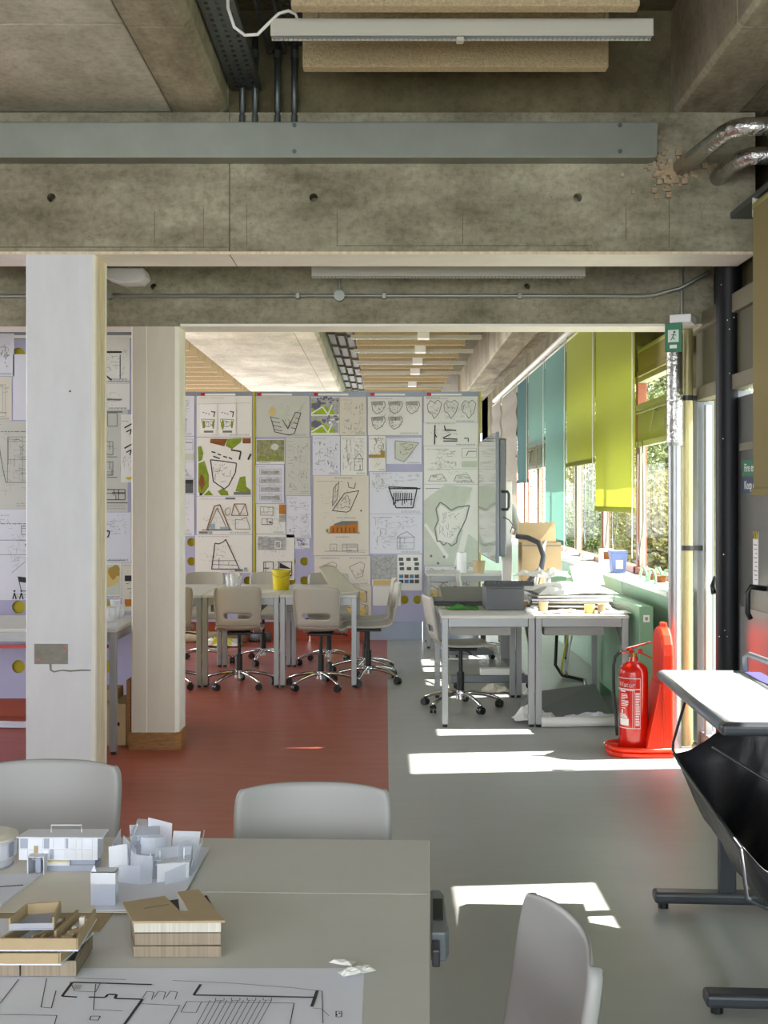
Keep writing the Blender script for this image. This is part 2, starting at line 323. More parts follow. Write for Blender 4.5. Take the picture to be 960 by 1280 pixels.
x = PX(43, 6.07) + 1.646; z = PZ(830, 6.07)
m = MB().box(x, x + .17, -.003, 0, z, z + .102); m.build('repair_patch', 'patch', c1)
m = MB().tube([(x + .083, -.001, z + .002), (x + .085, -.001, z - .03), (x + .10, -.001, z - .038), (x + .14, -.001, z - .03), (x + .18, -.001, z - .034), (x + .24, -.001, z - .03), (x + .285, -.001, z - .03)], .009, flat=.25, rs=[.009, .008, .010, .008, .011, .010, .007]); m.build('filled_crack', 'patch', c1)
for a, b in ((.022, .022), (.152, .08)): MB().cyl((x + a, -.004, z + b), (x + a, 0, z + b), .005, n=10).build('screw', 'red_gloss', c1)
MB().cyl((.05, -.001, 2.01), (.05, 0, 2.01), .005, n=10).build('mark', 'dark', c1)
c2 = column('slimmer cream-painted column with a timber skirting', PX(164, 7.02), -1.209, 7.02, 7.225, 2.475, .024, ('paint_cream', 'paint_edge', 'paint_edge'), .088, 0)
wd = (-1.209 - PX(164, 7.02)) / 2
MB().prism([(-wd - .012, -.013), (wd - .018, -.013), (wd + .012, .012), (wd + .012, .20), (wd, .20), (wd, .02), (wd - .022, 0), (-wd - .012, 0)], 0, .10).build('skirting', 'skirting', c2)
# --- outer walls out of view: rear, left and end, openings added for the fill light
def band_wall(name, label, along, fixed, a0, a1, z0, z1, n):
    t = thing(name, label, 'wall', (0, 0, 0), kind='structure')
    def bx(u0, u1, za, zb, th=.15):
        return MB().box(u0, u1, fixed - (th if fixed < 0 else 0), fixed + (0 if fixed < 0 else th), za, zb) if along == 'x' else MB().box(fixed - th if fixed < 0 else fixed, fixed if fixed < 0 else fixed + th, u0, u1, za, zb)
    bx(a0, a1, 0, z0).build('spandrel', 'paint_white', t); bx(a0, a1, z1, 4.08).build('lintel', 'paint_white', t)
    st = (a1 - a0) / n
    for i in range(n + 1):
        u = a0 + i * st; bx(max(a0, u - .06), min(a1, u + .06), z0, z1).build('mullion', 'frame_wood', t)
    return t
band_wall('wall_rear', 'white rear wall with openings added for fill light', 'x', YB, XL, XR, .6, 3.2, 6)
struct(MB().box(XL - .15, XL, YB, 6.4, 0, 4.08).build('wall_left', 'paint_white'), 'plain white stretch of the left wall', 'wall')  # unseen stretch kept solid to cut side light near the table
band_wall('wall_left', 'white left wall with openings added for fill light', 'y', XL, 6.4, YF, .65, 2.9, 8)
band_wall('wall_back', 'white end wall with added light openings far behind the display boards', 'x', YF, XL, XR, .7, 2.8, 5)
# --- window wall (right)
XW = 1.95
t = thing('wall_right', 'window wall with green dado panels, sill and dark lintel', 'wall', (XW, 0, 0), kind='structure')
ys = [7.30, 7.64 + 0] + [9.14 + 1.5 * k for k in range(10)]
for a, b in zip(ys[:-1], ys[1:]): MB().box(-.15, .15, a + .004, b - .004, 0, .87).build('dado_panel', 'green_dado', t, bevel=.004)
MB().box(-.02, .15, 22.64, YF, 0, 3.42).build('pier', 'green_dado', t)
for a, b in zip(ys[:-1], ys[1:]): MB().box(-.24, .15, a, b - .003, .87, .90).build('sill_board', 'sill_top', t, bevel=.004)
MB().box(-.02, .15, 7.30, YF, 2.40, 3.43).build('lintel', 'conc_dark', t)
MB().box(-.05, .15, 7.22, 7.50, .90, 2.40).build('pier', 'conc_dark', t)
MB().box(-.02, .15, 4.75, 7.22, 2.50, 3.43).build('lintel', 'olive', t)
# near stretch of the wall, mostly outside the picture
MB().box(-.03, .15, YB, 5.2, 0, 1.22).build('dado_panel', 'green_dado', t)
MB().box(-.03, .15, YB, 4.75, 2.11, 3.43).build('lintel', 'conc_dark', t)
MB().box(-.03, .15, 4.72, 5.21, 1.22, 2.5).build('pier', 'door_metal', t)
MB().box(-.03, .15, YB, 3.0, 1.22, 2.11).build('pier', 'green_dado', t)
def window(n, y0, y1, z0=.90, zt0=1.89, zt1=2.15, z1=2.40, wood='frame_wood'):
    t = thing('window_%d' % n, 'wood-mullioned window with a green transom panel, bay %d beyond the door' % n, 'window', (XW, y0, z0), kind='structure'); w = y1 - y0
    MB().box(-.03, .04, 0, .065, 0, z1 - z0).build('mullion', wood, t, bevel=.003)
    MB().box(-.05, .04, .065, w, 0, .05).build('bottom_rail', wood, t, bevel=.003)
    MB().box(-.03, .04, .065, w, z1 - z0 - .05, z1 - z0).build('head', 'frame_grey', t)
    if zt1 > zt0:
        MB().box(-.03, .03, .065, w, zt0 - z0, zt1 - z0).build('transom_panel', 'transom', t, bevel=.006)
        MB().box(-.045, .0, .065, w, zt0 - z0 - .03, zt0 - z0 + .01).build('transom_rail', 'frame_grey', t); MB().box(-.045, .0, .065, w, zt1 - z0 - .01, zt1 - z0 + .03).build('transom_rail', 'frame_grey', t)
        m = MB()
        for yy in (w * .35, w * .6):
            m.box(-.055, -.03, yy, yy + .04, zt1 - z0 - .06, zt1 - z0 - .02); m.cyl((-.05, yy + .02, zt1 - z0 - .04), (-.06, yy + .10, zt0 - z0 + .06), .008, n=8)
        m.cyl((-.06, .1, zt1 - z0 - .04), (-.06, w - .1, zt1 - z0 - .04), .009, n=8); m.build('opener_gear', 'transom', t)
    MB().box(-.02, .02, .065, .10, .05, zt0 - z0 - .03).build('casement_stile', 'frame_grey', t); MB().box(-.02, .02, w - .04, w, .05, zt0 - z0 - .03).build('casement_stile', 'frame_grey', t)
    MB().box(-.004, .002, .10, w - .04, .05, zt0 - z0 - .03).build('pane', 'glass', t)
    if zt1 > zt0: MB().box(-.004, .002, .065, w, zt1 - z0 + .03, z1 - z0 - .05).build('pane', 'glass', t)
    return t
for i in range(10): window(i + 1, 7.64 + 1.5 * i - (.16 if i == 0 else 0), 9.14 + 1.5 * i)
tw = window(11, 3.0, 4.72, 1.22, 2.08, 2.08, 2.11); tw['label'] = 'low wood-framed window beside the plotter stand'
# --- door set
t = thing('door_1', 'grey metal fire door with glazed side panel and over-panel', 'door', (1.90, 5.2, 0), kind='structure')
MB().box(-.04, .06, 1.96, 2.05, 0, 2.05).build('frame_post', 'door_frame', t, bevel=.004); MB().box(-.04, .06, 1.22, 1.29, 0, 2.05).build('frame_post', 'door_frame', t, bevel=.004)
MB().box(-.04, .06, 0, .06, 0, 2.05).build('frame_post', 'door_frame', t, bevel=.004)
MB().box(-.05, .03, -.02, 2.06, 2.05, 2.13).build('frame_head', 'rail_dark', t, bevel=.004)
MB().box(-.02, .03, -.02, 2.06, 2.13, 2.46).build('over_panel', 'olive', t); MB().box(-.05, .07, -.02, 2.10, 2.46, 2.56).build('over_rail', 'rail_dark', t)
MB().box(-.02, .05, 1.29, 1.96, 0, .08).build('threshold', 'door_frame', t)
MB().box(.0, .008, 1.30, 1.95, .08, 2.05).build('pane', 'glass', t); MB().box(-.015, .02, 1.86, 1.90, .08, 2.02).build('glazing_bar', 'steel_pipe', t)
leaf = MB().box(-.015, .035, .058, 1.222, .01, 2.01).build('door_leaf', 'door_metal', t, bevel=.004)
MB().box(-.02, -.015, .10, 1.17, .02, .9).build('kick_plate', 'steel_pipe', leaf); MB().box(-.02, -.014, .12, 1.18, 1.72, 1.76).build('trim_bar', 'rail_dark', leaf)
MB().tube([(-.015, .75, 1.02), (-.09, .75, 1.03), (-.105, .75, 1.00), (-.105, .75, .90), (-.09, .75, .87)], .014, n=10).build('handle', 'black_plastic', leaf, smooth=True)
MB().tube([(.0, 1.37, 1.02), (-.10, 1.37, 1.03), (-.115, 1.35, .99), (-.115, 1.33, .95)], .014, n=10).build('handle', 'black_plastic', t, smooth=True)
MB().box(-.10, -.015, .12, .20, .3, 1.55).build('edge_guard', 'plotter_dark', leaf)
# door signs (fixed flat on the leaf)
for nm, m_, z, s, lab in (('door_sign', 'sign_green', 1.585, 'Fire exit', 'green sign reading Fire exit on the door'), ('door_sign', 'sign_blue', 1.495, 'Keep clear', 'blue sign reading Keep clear on the door')):
    g = thing(nm, lab, 'sign', (1.884, 6.12, z), 0)
    MB().box(-.003, 0, -.17, .21, 0, .082).build('plate', m_, g)
    text('lettering', s, .062, 'white', g, Matrix.Translation((-.004, .17, .022)) @ Matrix(((0, 0, -1, 0), (-1, 0, 0, 0), (0, 1, 0, 0), (0, 0, 0, 1))))
g = thing('notice_strip', 'white notice strip with a yellow and black striped top on the door', 'notice', (1.884, 6.06, 1.02), 0)
MB().box(-.003, 0, 0, .085, 0, .28).build('sheet', 'white', g)
m = MB()
for k in range(4): m.add([(-.004, .085 - .02 * k, .25 - .005), (-.004, .075 - .02 * k, .25 - .005), (-.004, .065 - .02 * k, .28), (-.004, .075 - .02 * k, .28)], [(0, 1, 2, 3)])
MB().box(-.0036, -.003, 0, .085, .24, .28).build('stripe_ground', 'yellow', g); m.build('stripes', 'dark', g)
m = MB()
for k in range(9): m.box(-.004, -.003, .015, .07 - .012 * (k % 3), .21 - k * .022, .214 - k * .022)
m.build('print', 'ink_mid', g)
# --- posts, pipes
def pole(name, label, x, y, r, m_, z1, extra=None, z0=0.):
    t = thing(name, label, 'pipe', (x, y, z0)); MB().cyl((0, 0, 0), (0, 0, z1 - z0), r, n=24).build('shaft', m_, t, smooth=True)
    for f in t.children: mark = f
    return t
def sm(o, ang=40):
    md = o.modifiers.new('e', 'EDGE_SPLIT'); md.split_angle = R(ang); return o
p = pole('steel_pipe', 'bright steel riser pipe behind the fire extinguisher', PX(843.5, 7.08), 7.08, .038, 'steel_pipe', 2.45)
MB().cyl((0, 0, 1.80), (0, 0, 2.44), .047, n=24).build('foil_lagging', 'foil', p, smooth=True); MB().cyl((0, 0, 1.78), (0, 0, 1.80), .05, n=24).build('collar', 'galv', p)
p = pole('painted_pipe', 'weathered yellow-grey riser pipe with black clips', PX(859, 7.14), 7.14, .033, 'gold_pipe', 2.47)
for z in (.35, 1.16, 2.05): MB().cyl((0, 0, z), (0, 0, z + .03), .038, n=20).build('clip', 'black_plastic', p); MB().box(.02, .09, -.012, .012, z, z + .03).build('clip', 'black_plastic', p)
p = pole('black_drainpipe', 'thick black-painted vertical drainpipe by the fire door', PX(911, 6.48), 6.48, .0685, 'black_paint', 3.42)
for o in list(bpy.data.objects):
    if o.name.startswith(('shaft', 'foil_lagging')) and o.type == 'MESH' and o.parent and 'pipe' in o.parent.name: sm(o)
m = MB(); random.seed(3)
for k in range(12):
    a = R(random.uniform(200, 320)); z = random.uniform(.7, 2.7); r = random.choice((.0025, .003, .004)); c = Vector((math.cos(a), math.sin(a), 0)) * .0686; c.z = z
    m.cyl(c, c * 1 + Vector((math.cos(a), math.sin(a), 0)) * .0008, r, n=7)
m.build('paint_fleck', 'white', p)['kind'] = 'stuff'
# conduit on lower beam
zc = PZ(369, 6.97)
t = thing('steel_conduit', 'thin steel conduit clipped along the lower concrete beam', 'conduit', (0, 6.99, zc))
MB().tube([(-4, 0, 0), (PX(800, 6.97), 0, 0), (PX(818, 6.97), 0, .005), (PX(850, 6.97) , -.03, .04), (1.86, -.12, .12)], .011, n=10).build('pipe', 'galv', t, smooth=True)
for px in (138, 372, 480, 650): MB().box(PX(px, 6.97) - .012, PX(px, 6.97) + .012, -.014, .024, -.018, .018).build('clip', 'galv', t, bevel=.003)
MB().cyl((PX(424, 6.97), -.018, 0), (PX(424, 6.97), .024, 0), .032, n=20).build('junction_box', 'galv', t)
MB().cyl((PX(424, 6.97), 0, .02), (PX(424, 6.97), 0, .11), .011, n=10).build('pipe', 'galv', t)
for px in (135, ): MB().cyl((PX(px, 6.97), -.02, -.0), (PX(px, 6.97), .02, -.0), .022, n=16).build('end_fitting', 'galv', t)
t = thing('drop_conduit', 'vertical steel conduit dropping to the exit sign', 'conduit', (PX(853, 6.98), 6.99, 2.50)); MB().cyl((0, 0, .0), (0, 0, .8), .009, n=10).build('pipe', 'galv', t)
# trunking
t = thing('cable_trunking', 'long grey galvanised trunking fixed to the concrete beam', 'trunking', (0, 5.957, 3.16))
MB().box(-3.6, 1.346, .0, .113, 0, .178).build('body', 'galv', t, bevel=.004); MB().box(-3.6, 1.349, -.002, .0, .012, .170).build('lid', 'galv', t, bevel=.002)
for px in (368, 775): 
    for z in (.03, .16): MB().cyl((PX(px, 5.957), -.006, z), (PX(px, 5.957), 0, z), .011, n=12).build('bolt', 'galv_dark', t)
# conduits and trays above trunking
for i, (px, py) in enumerate(((303, 55), (319, 50), (347, 58), (368, 52))):
    x = PX(px, 6.08); zt = PZ(py - 8, 6.08)
    t = thing('riser_conduit', ('galvanised riser conduit above the trunking, nearest the wide concrete rib', 'second galvanised riser conduit from the wide concrete rib', 'third galvanised riser conduit from the wide concrete rib', 'galvanised riser conduit above the trunking, nearest the woodwool baffles')[i], 'conduit', (x, 6.08, 3.338), group='riser conduits above the trunking')
    MB().cyl((0, 0, 0), (0, 0, zt - 3.338), .016, n=14).build('pipe', 'galv_dark', t, smooth=True)
    for z in (.03, .36): MB().cyl((0, 0, z), (0, 0, z + .04), .02, n=14).build('coupling', 'galv_dark', t)
def tray(px0, px1, py, y0, y1, label):
    xa, xb = PX(px0, 6.05), PX(px1, 6.05); z = PZ(py, 6.05); wd = xb - xa
    t = thing('cable_tray', label, 'cable tray', ((xa + xb) / 2, y0, z)); L_ = y1 - y0
    holes = []
    for r in range(int(L_ / .06)):
        for c in (-.3, 0, .3): holes.append([(c * wd + a, .03 + r * .06 + b) for a, b in ((-.008, -.014), (.008, -.014), (.008, .014), (-.008, .014))])
    plate('tray_bed', 'galv_dark', [(-wd / 2, 0), (wd / 2, 0), (wd / 2, L_), (-wd / 2, L_)], holes, .003, t)
    for s in (-1, 1): MB().box(s * wd / 2 - .002, s * wd / 2 + .002, 0, L_, -.002, .03).build('flange', 'galv_dark', t)
tray(288, 325, 108, 3.2, 6.1, 'perforated cable tray nearest the wide concrete rib')
tray(333, 356, 62, 3.4, 6.1, 'perforated cable tray between two other trays')
tray(360, 378, 52, 3.6, 6.1, 'narrow perforated cable tray beside the baffles')
# baffles
k = 0; BX0, BX1 = -.381, 1.023
def baffle(y, label, x0=BX0, x1=BX1):
    t = thing('acoustic_baffle', label, 'baffle', ((x0 + x1) / 2, y, 3.445), group='woodwool baffles across the ceiling troughs')
    h = (x1 - x0) / 2; MB().box(-h, h, 0, .07, 0, .36).build('slab', 'baffle', t, bevel=.006)
    for s in (-.7, .7): MB().cyl((s * h, .035, .36), (s * h, .035, .515), .005, n=8).build('hanger', 'galv', t)
baffle(5.5, 'beige woodwool baffle just behind the hanging strip light'); baffle(4.82, 'beige woodwool baffle in front of the hanging strip light')
yb = 8.0
while yb < 23.4:
    baffle(yb, 'beige woodwool baffle in the trough beyond the beams'); yb += .67
yb = 11.9
while yb < 23.4:
    baffle(yb, 'beige woodwool baffle in the trough over the red floor', -4.6, -2.6); yb += .67
def strip_light(x0, x1, y, z, label, h=.066, sens=None, hang=None):
    t = thing('strip_light', label, 'light fitting', ((x0 + x1) / 2, y, z)); hw = (x1 - x0) / 2
    MB().box(-hw, hw, 0, .06, .008, h).build('housing', 'lamp_body', t, bevel=.003)
    MB().box(-hw, hw, 0, .004, 0, .008).build('louvre_edge', 'lamp_body', t); MB().box(-hw, hw, .056, .06, 0, .008).build('louvre_edge', 'lamp_body', t)
    m = MB(); n = int((x1 - x0) / .02)
    for i in range(n): u = -hw + (i + .5) * (x1 - x0) / n; m.box(u - .001, u + .001, .004, .056, 0, .008)
    m.box(-hw, hw, .004, .056, .0075, .008); m.build('louvre', 'lamp_louvre', t)
    for s in (-.75, .75): MB().cyl((s * hw, .03, h), (s * hw, .03, (3.96 if hang is None else hang) - z), .003, n=6).build('hanger', 'galv', t)
    if sens is not None: MB().box(sens - .015, sens + .015, .01, .05, -.018, 0).build('sensor', 'lamp_body', t, bevel=.002)
    return t
strip_light(PX(338, 5.0), PX(817, 5.0), 5.0, 3.396, 'long pale strip light hanging before the woodwool baffles', .072, PX(575, 5.0) - PX(577, 5.0))
strip_light(PX(390, 6.7), PX(730, 6.7), 6.65, 2.70, 'long pale strip light between the two cross beams', .07)
for i, y in enumerate((8.33, 11.7, 14.37, 15.71, 17.05, 18.39, 20.4)):
    s = strip_light(-.42, 1.15, y, 3.39, 'white strip light under far baffles beyond the beams', .05); s['group'] = 'strip lights beyond the beams'
    MB().box(.02, .16, -.05, .11, .0, .16).build('sensor_box', 'white', s, bevel=.004)
m = MB().tube([(PX(284, 5.0), 5.0, PZ(-20, 5.0)), (PX(285, 5), 5.0, PZ(10, 5)), (PX(293, 5), 5.0, PZ(34, 5)), (PX(306, 5), 5, PZ(44, 5)), (PX(322, 5), 5, PZ(43, 5)), (PX(335, 5), 5, PZ(30, 5)), (PX(348, 5), 5.01, PZ(16, 5)), (PX(360, 5), 5.02, PZ(11, 5)), (PX(369, 5), 5.03, PZ(14, 5)), (PX(371, 5), 5.03, PZ(20, 5))], .007, n=8)
tag(m.build('light_flex', 'cable_white', smooth=True), 'white looping flex feeding the hanging strip light', 'cable')
# pipework far trough
for i in range(3):
    x = -.71 + i * .125; t = thing('far_cable_tray', ('far galvanised cable tray beside the wide concrete rib', 'far galvanised cable tray between two others', 'far galvanised cable tray beside the baffle ends')[i], 'cable tray', (x, 8.2, 3.62 - .02 * i), group='far cable trays'); MB().box(-.04, .04, 0, 15.5, 0, .02).build('tray_bed', 'galv_dull', t)
    for k in range(12): MB().box(-.055, .055, 1 + k * 1.25, 1.03 + k * 1.25, -.03, 0).build('bracket', 'galv_dull', t)
# foil pipes at upper right
def fpipe(label, pts, r):
    b = Vector(pts[0]); t = thing('lagged_pipe', label, 'pipe', b); P = [Vector(p) - b for p in pts]
    MB().tube(P, r, n=18).build('foil_jacket', 'foil', t, smooth=True); return t
fpipe('foil-lagged pipe leaving the beam through crumbling foam', [(1.49, 6.07, 3.14), (1.51, 5.9, 3.14), (1.555, 5.5, 3.14), (1.575, 5.44, 3.142), (1.62, 5.41, 3.144), (1.925, 5.40, 3.144)], .042)
fpipe('second foil-lagged pipe tucked under the first', [(1.68, 6.07, 3.09), (1.68, 5.9, 3.09), (1.70, 5.74, 3.09), (1.73, 5.69, 3.09), (1.78, 5.68, 3.09), (1.925, 5.68, 3.09)], .042)
t = thing('steel_bracket', 'dark folded steel bracket beside the lagged pipes', 'bracket', (1.74, 5.2, 2.88)); MB().prism([(0, 0), (.185, .0), (.185, .155), (.16, .155), (.06, .03), (0, .03)], 0, .86, axis='y').build('channel', 'galv_dark', t)
random.seed(5); m = MB()
for k in range(130):
    a = random.uniform(0, 6.28); q = abs(random.gauss(0, .075)); s = random.uniform(.004, .014); x, z = 1.44 + q * math.cos(a) * 1.3, 3.12 + q * math.sin(a) * .9
    m.box(x - s, x + s, 6.068 - s * 1.3, 6.07, z - s, z + s)
o = m.build('foam_crumbs', 'crumbs'); tag(o, 'crumbling insulation foam around the lagged pipe hole', 'foam', kind='stuff')
# pipe running along the window head
for i, (x, z, r, lab) in enumerate(((1.80, 3.10, .035, 'pale heating pipe along the ceiling over the blinds'), (1.86, 3.02, .028, 'thinner pale pipe along the ceiling over the blinds'))):
    t = thing('heating_pipe', lab, 'pipe', (x, 7.26, z)); MB().cyl((0, 0, 0), (0, 12.6, 0), r, n=14).build('pipe', 'tube_white', t, smooth=True)
    for k in range(8): MB().box(-.01, .12 - .06 * i, .6 + 1.5 * k, .64 + 1.5 * k, -r - .006, r + .006).build('bracket', 'frame_grey', t)
# emergency light, exit sign
t = thing('emergency_light', 'white emergency light fitting on the lower concrete beam', 'light fitting', (PX(157, 6.9), 7.02, PZ(355, 6.9)))
MB().prism([(-.11, .03), (-.02, .0), (.09, .005), (.125, .035), (.11, .085), (-.11, .085)], -.16, 0, axis='y').build('housing', 'white', t, bevel=.006)
t = thing('exit_sign', 'green exit sign on a white bracket by the riser pipes', 'sign', (PX(842, 6.82), 6.82, PZ(440, 6.82)), R(-24))
MB().box(-.048, .048, -.008, .008, 0, .165).build('blade', 'sign_green', t, bevel=.002)
MB().box(-.03, .03, -.0095, -.008, .055, .125).build('pictogram_panel', 'sill_top', t)
m = MB(); m.cyl((.006, -.0105, .112), (.006, -.0095, .112), .007, n=10)
for a, b, w_ in (((.004, .104), (-.004, .082), .006), ((-.004, .082), (.008, .07), .005), ((-.004, .082), (-.014, .066), .005), ((.003, .1), (.016, .092), .004), ((.003, .1), (-.012, .096), .004)):
    d = Vector((b[0] - a[0], b[1] - a[1])).normalized() * 0; n_ = Vector((-(b[1] - a[1]), b[0] - a[0])).normalized() * w_ / 2
    m.add([(a[0] + n_.x, -.0105, a[1] + n_.y), (a[0] - n_.x, -.0105, a[1] - n_.y), (b[0] - n_.x, -.0105, b[1] - n_.y), (b[0] + n_.x, -.0105, b[1] + n_.y)], [(0, 1, 2, 3)])
m.build('running_figure', 'sign_green', t); MB().box(-.02, .02, -.0095, -.008, .02, .04).build('arrow_panel', 'white', t)
MB().box(-.02, .10, -.015, .17, .165, .21).build('bracket', 'white', t, bevel=.003)
# --- blinds
def blind(label, y0, y1, x, zt, zb, m_, tube='tube_white', group=None, wav=0., chain=True, down=None):
    t = thing('roller_blind', label, 'blind', (x, y0, zb)); w = y1 - y0; h = zt - zb
    MB().cyl((0, 0.0, h), (0, w, h), .032, n=16).build('roller_tube', tube, t, smooth=True)
    for yy in (-.004, w - .004): MB().box(-.03, .10 if x < 1.74 else .06, yy, yy + .008, h - .045, h + .045).build('bracket', 'tube_white', t)
    def fn(u, v):
        z = v * h; dy = .012 + u * (w - .024)
        return (-.03 + wav * math.sin(v * 44) * .5 + .006 * math.sin(u * 9 + v * 2) * (1 - v), dy, z)
    MB().grid(fn, 16, 48 if wav else 16).build('fabric', m_, t, smooth=True)
    MB().box(-.04, -.02, .006, w - .006, -.012, .025).build('hem_bar', m_, t, bevel=.004)
    if chain: MB().tube([(-.045, .0, h), (-.05, .0, h * .5), (-.05, .0, max(.1 - zb + .9, -.3)), (-.045, .02, max(.1 - zb + .9, -.3) - .02), (-.045, .03, h * .5), (-.04, .03, h)], .0035, n=6).build('pull_chain', 'tube_white', t)
blind('long lime green roller blind nearest the riser pipes', 8.04, 9.55, 1.70, 2.90, 1.385, 'blind_lime', 'tube_lime')
blind('shorter lime green roller blind beside the long lime one', 9.575, 11.08, 1.70, 2.92, 1.77, 'blind_lime', 'tube_lime')
blind('teal roller blind pulled down to the sill', 11.10, 12.56, 1.70, 2.92, 1.05, 'blind_teal')
blind('teal roller blind raised halfway up its window', 12.58, 14.04, 1.70, 2.92, 2.10, 'blind_teal')
blind('dark teal narrow roller blind beside a grey one', 14.06, 15.2, 1.70, 2.92, 1.68, 'blind_dteal')
blind('grey rippled blind next to the dark teal blind', 15.3, 17.2, 1.70, 2.92, 1.02, 'blind_grey', wav=.02, chain=False)
blind('grey rippled blind furthest along the window wall', 17.5, 18.8, 1.70, 2.92, 1.02, 'blind_grey', wav=.02, chain=False)
blind('short olive blind rolled up above the bay next to the pipes', 7.34, 8.7, 1.86, 2.53, 2.36, 'blind_khaki', 'tube_lime', chain=False)
blind('khaki roller blind hanging over the fire door', 4.74, 5.66, 1.76, 2.84, 1.49, 'blind_khaki', 'tube_lime', chain=False)
# ================================================================== DISPLAY BOARDS AND PINNED SHEETS
BH = 2.59
def board(x0, y, label, base_m, rows, edge=None, wd=.589, zb=.19, tagx=.045, group=None, cols=(.40, .535)):
    t = thing('display_board', label, 'display board', (x0, y, 0), group=group)
    holes = [circ(cx, cz - zb, .045) for cz in rows for cx in cols]
    p = plate('front_panel', 'lavender', [(.0006, 0), (wd - .0006, 0), (wd - .0006, BH - zb), (.0006, BH - zb)], holes, .012, t)
    p.location = (0, .006, zb); p.rotation_euler = (R(90), 0, 0)
    MB().box(.0006, wd - .0006, .045, .055, zb, BH).build('yellow_core', 'yellow', t)
    MB().box(.003, .02, .012, .045, zb, BH).build('stile', 'lavender', t); MB().box(wd - .02, wd - .003, .012, .045, zb, BH).build('stile', 'lavender', t)
    MB().box(.003, wd - .003, .02, .05, 0, zb).build('lower_panel', base_m, t)  # orange version stands in for sunlit red floor seen under the boards
    MB().box(.003, wd - .003, -.002, .0, BH - .05, BH).build('header_strip', 'plinth', t)
    MB().box(tagx, tagx + .042, -.004, -.002, BH - .045, BH - .012).build('red_tag', 'red_gloss', t); MB().box(tagx + .045, tagx + .36, -.004, -.002, BH - .042, BH - .022).build('name_strip', 'white', t)
    if edge: MB().box(edge - .008, edge + .012, -.012, .0, zb, BH).build('edge_strip', 'yellow_edge', t)
    return t
YBK, YLF = 12.5, 8.07
names = ['display board at the window end with a pale green site plan', 'display board with the photo-grid sheet and two open yellow holes', 'display board with the big beige sheet of the timber house', 'display board behind the yellow bucket on the group table', 'display board with the A-frame section drawings', 'display board half hidden by the slim column', 'display board standing behind the slim cream column']
X1 = PX(599, YBK)
for i, nm in enumerate(names):
    board(X1 - .589 * (i + 1), YBK, nm, 'plinth' if i < 2 else 'sunlit_orange', (.42, .62, .82, 1.02), edge=(.592 if i == 0 else (.0095 if i == 3 else None)))
XL1 = PX(205, YLF)
for i, nm in enumerate(('display board seen between the two columns', 'display board behind the thick white column', 'display board left of the thick white column')):
    board(XL1 - .589 * (i + 1), YLF, nm, 'sunlit_orange', (.34, .74, 2.44), zb=.125, cols=(.20, .50))
